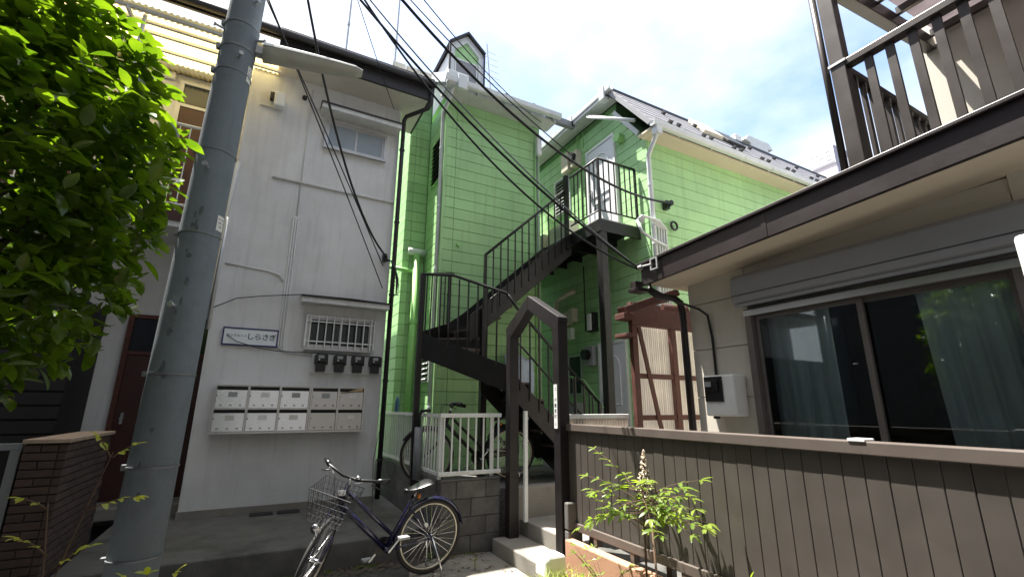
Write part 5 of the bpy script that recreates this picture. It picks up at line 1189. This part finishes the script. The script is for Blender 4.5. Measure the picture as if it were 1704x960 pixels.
nandina('short yellow-green sprig at the foot of the utility pole', (-.28, 2.35, 0), [[(-.28, 2.35, -.02), (-.28, 2.35, .5), (-.28, 2.35, .8)]], fr_, yleaf, .9)
fr_ = []
for k in range(10):
    a = rnd.uniform(0, 6.28); fr_.append(((2.36, 2.95, .24), (2.36+.2*math.cos(a), 2.95+.28*math.sin(a), rnd.uniform(.34, .52)), 3))
nandina('small nandina shoot at the foot of the salmon wall', (2.36, 2.95, 0), [[(2.36, 2.95, -.02), (2.36, 2.95, .15), (2.36, 2.95, .25)]], fr_, nleaf, .9)
fr_ = [((2.44, 1.86, .5), (2.44, 1.82, .66), 3), ((2.44, 1.86, .5), (2.44, 1.92, .6), 2)]
nandina('single small shoot rising before the brown fence boards', (2.44, 1.86, 0), [[(2.44, 1.86, -.02), (2.44, 1.86, .3), (2.44, 1.86, .5)]], fr_, nleaf, .8)
# grass tufts
def tuft(name, label, c, n, h, sp, m='grass', kind=None):
    g_ = MB(); c = Vector(c)
    for k in range(n):
        a = rnd.uniform(0, 6.28); r = sp*rnd.random()**.6; p = c+Vector((math.cos(a)*r, math.sin(a)*r, 0)); b = rnd.uniform(0, 6.28); hh = h*rnd.uniform(.5, 1.1); bend = hh*rnd.uniform(.3, .9)
        d = Vector((math.cos(b), math.sin(b), 0)); s = Vector((-d.y, d.x, 0))*rnd.uniform(.003, .006)
        p1 = p+Vector((0, 0, hh*.6))+d*bend*.3; p2 = p+Vector((0, 0, hh*.85))+d*bend
        g_.add([p-s, p+s, p1+s*.8, p1-s*.8, p2], [(0,1,2,3),(3,2,4)])
    o = g_.build(name, m, None, fix=False); return tag(o, label, 'grass')
tuft('grass_clump', 'yellow-green grass clump by the white block at the gate', (2.28, 3.42, 0), 420, .30, .22)
tuft('grass_clump', 'grass clump at the base of the salmon wall', (2.38, 3.05, 0), 260, .26, .2)
def weed(c, label):
    t = thing('weed', label, 'plant', c); c = Vector(c)
    MB().tube([c, c+Vector((0, 0, .10))], [.004, .002], 5).build('stem', 'stem', t)
    for k in range(12):
        a = k*2.4; place(nleaf[k % 2][0], 'leaf', t, c+Vector((0, 0, .02+.008*k)), orient((math.cos(a), math.sin(a), .5)), .75)
weed((2.05, 4.55, .012), 'small bright weed growing in the lane beside the steps'); weed((1.74, 4.98, .0), 'small weed at the foot of the block wall')
# fallen leaves on the lane: a few, each its own piece of litter would be too small, so one sheet of litter
lt2 = MB()
for k in range(520):
    x = rnd.uniform(.2, 2.4); y = rnd.choice([rnd.uniform(4.95, 5.18), rnd.uniform(3.4, 5.1)]); 
    if x > 1.84 and y > 5.02: continue
    a = rnd.uniform(0, 6.28); d = Vector((math.cos(a), math.sin(a), 0))*rnd.uniform(.01, .03); s = Vector((-d.y, d.x, 0))*.45; p = Vector((x, y, .016+rnd.uniform(0, .006)))
    lt2.add([p-d, p+s, p+d+Vector((0, 0, .006)), p-s], [(0,1,2,3)])
o = lt2.build('leaf_litter', 'stem', None, fix=False); o['kind'] = 'stuff'; tag(o, 'dry leaf litter scattered on the lane', 'litter')

ms_ = MB()
for k in range(1500):
    if k % 3: x = rnd.uniform(-.6, 1.82); y = 5.19-abs(rnd.gauss(0, .025))
    else: x = rnd.uniform(1.84, 2.44); y = 5.055-abs(rnd.gauss(0, .03))
    if math.sin(x*7)+math.sin(x*17+1) < .1: continue
    h = rnd.uniform(.008, .035); a = rnd.uniform(0, 6.28); p = Vector((x, y, .0)); s = Vector((math.cos(a), math.sin(a), 0))*rnd.uniform(.003, .007)
    ms_.add([p-s, p+s, p+Vector((rnd.uniform(-.015, .015), rnd.uniform(-.015, .01), h))], [(0, 1, 2)])
o = ms_.build('moss_and_weeds', 'leaf_nandina', None, fix=False); o['kind'] = 'stuff'; tag(o, 'moss and tiny weeds along the foot of the platform and block wall', 'moss')
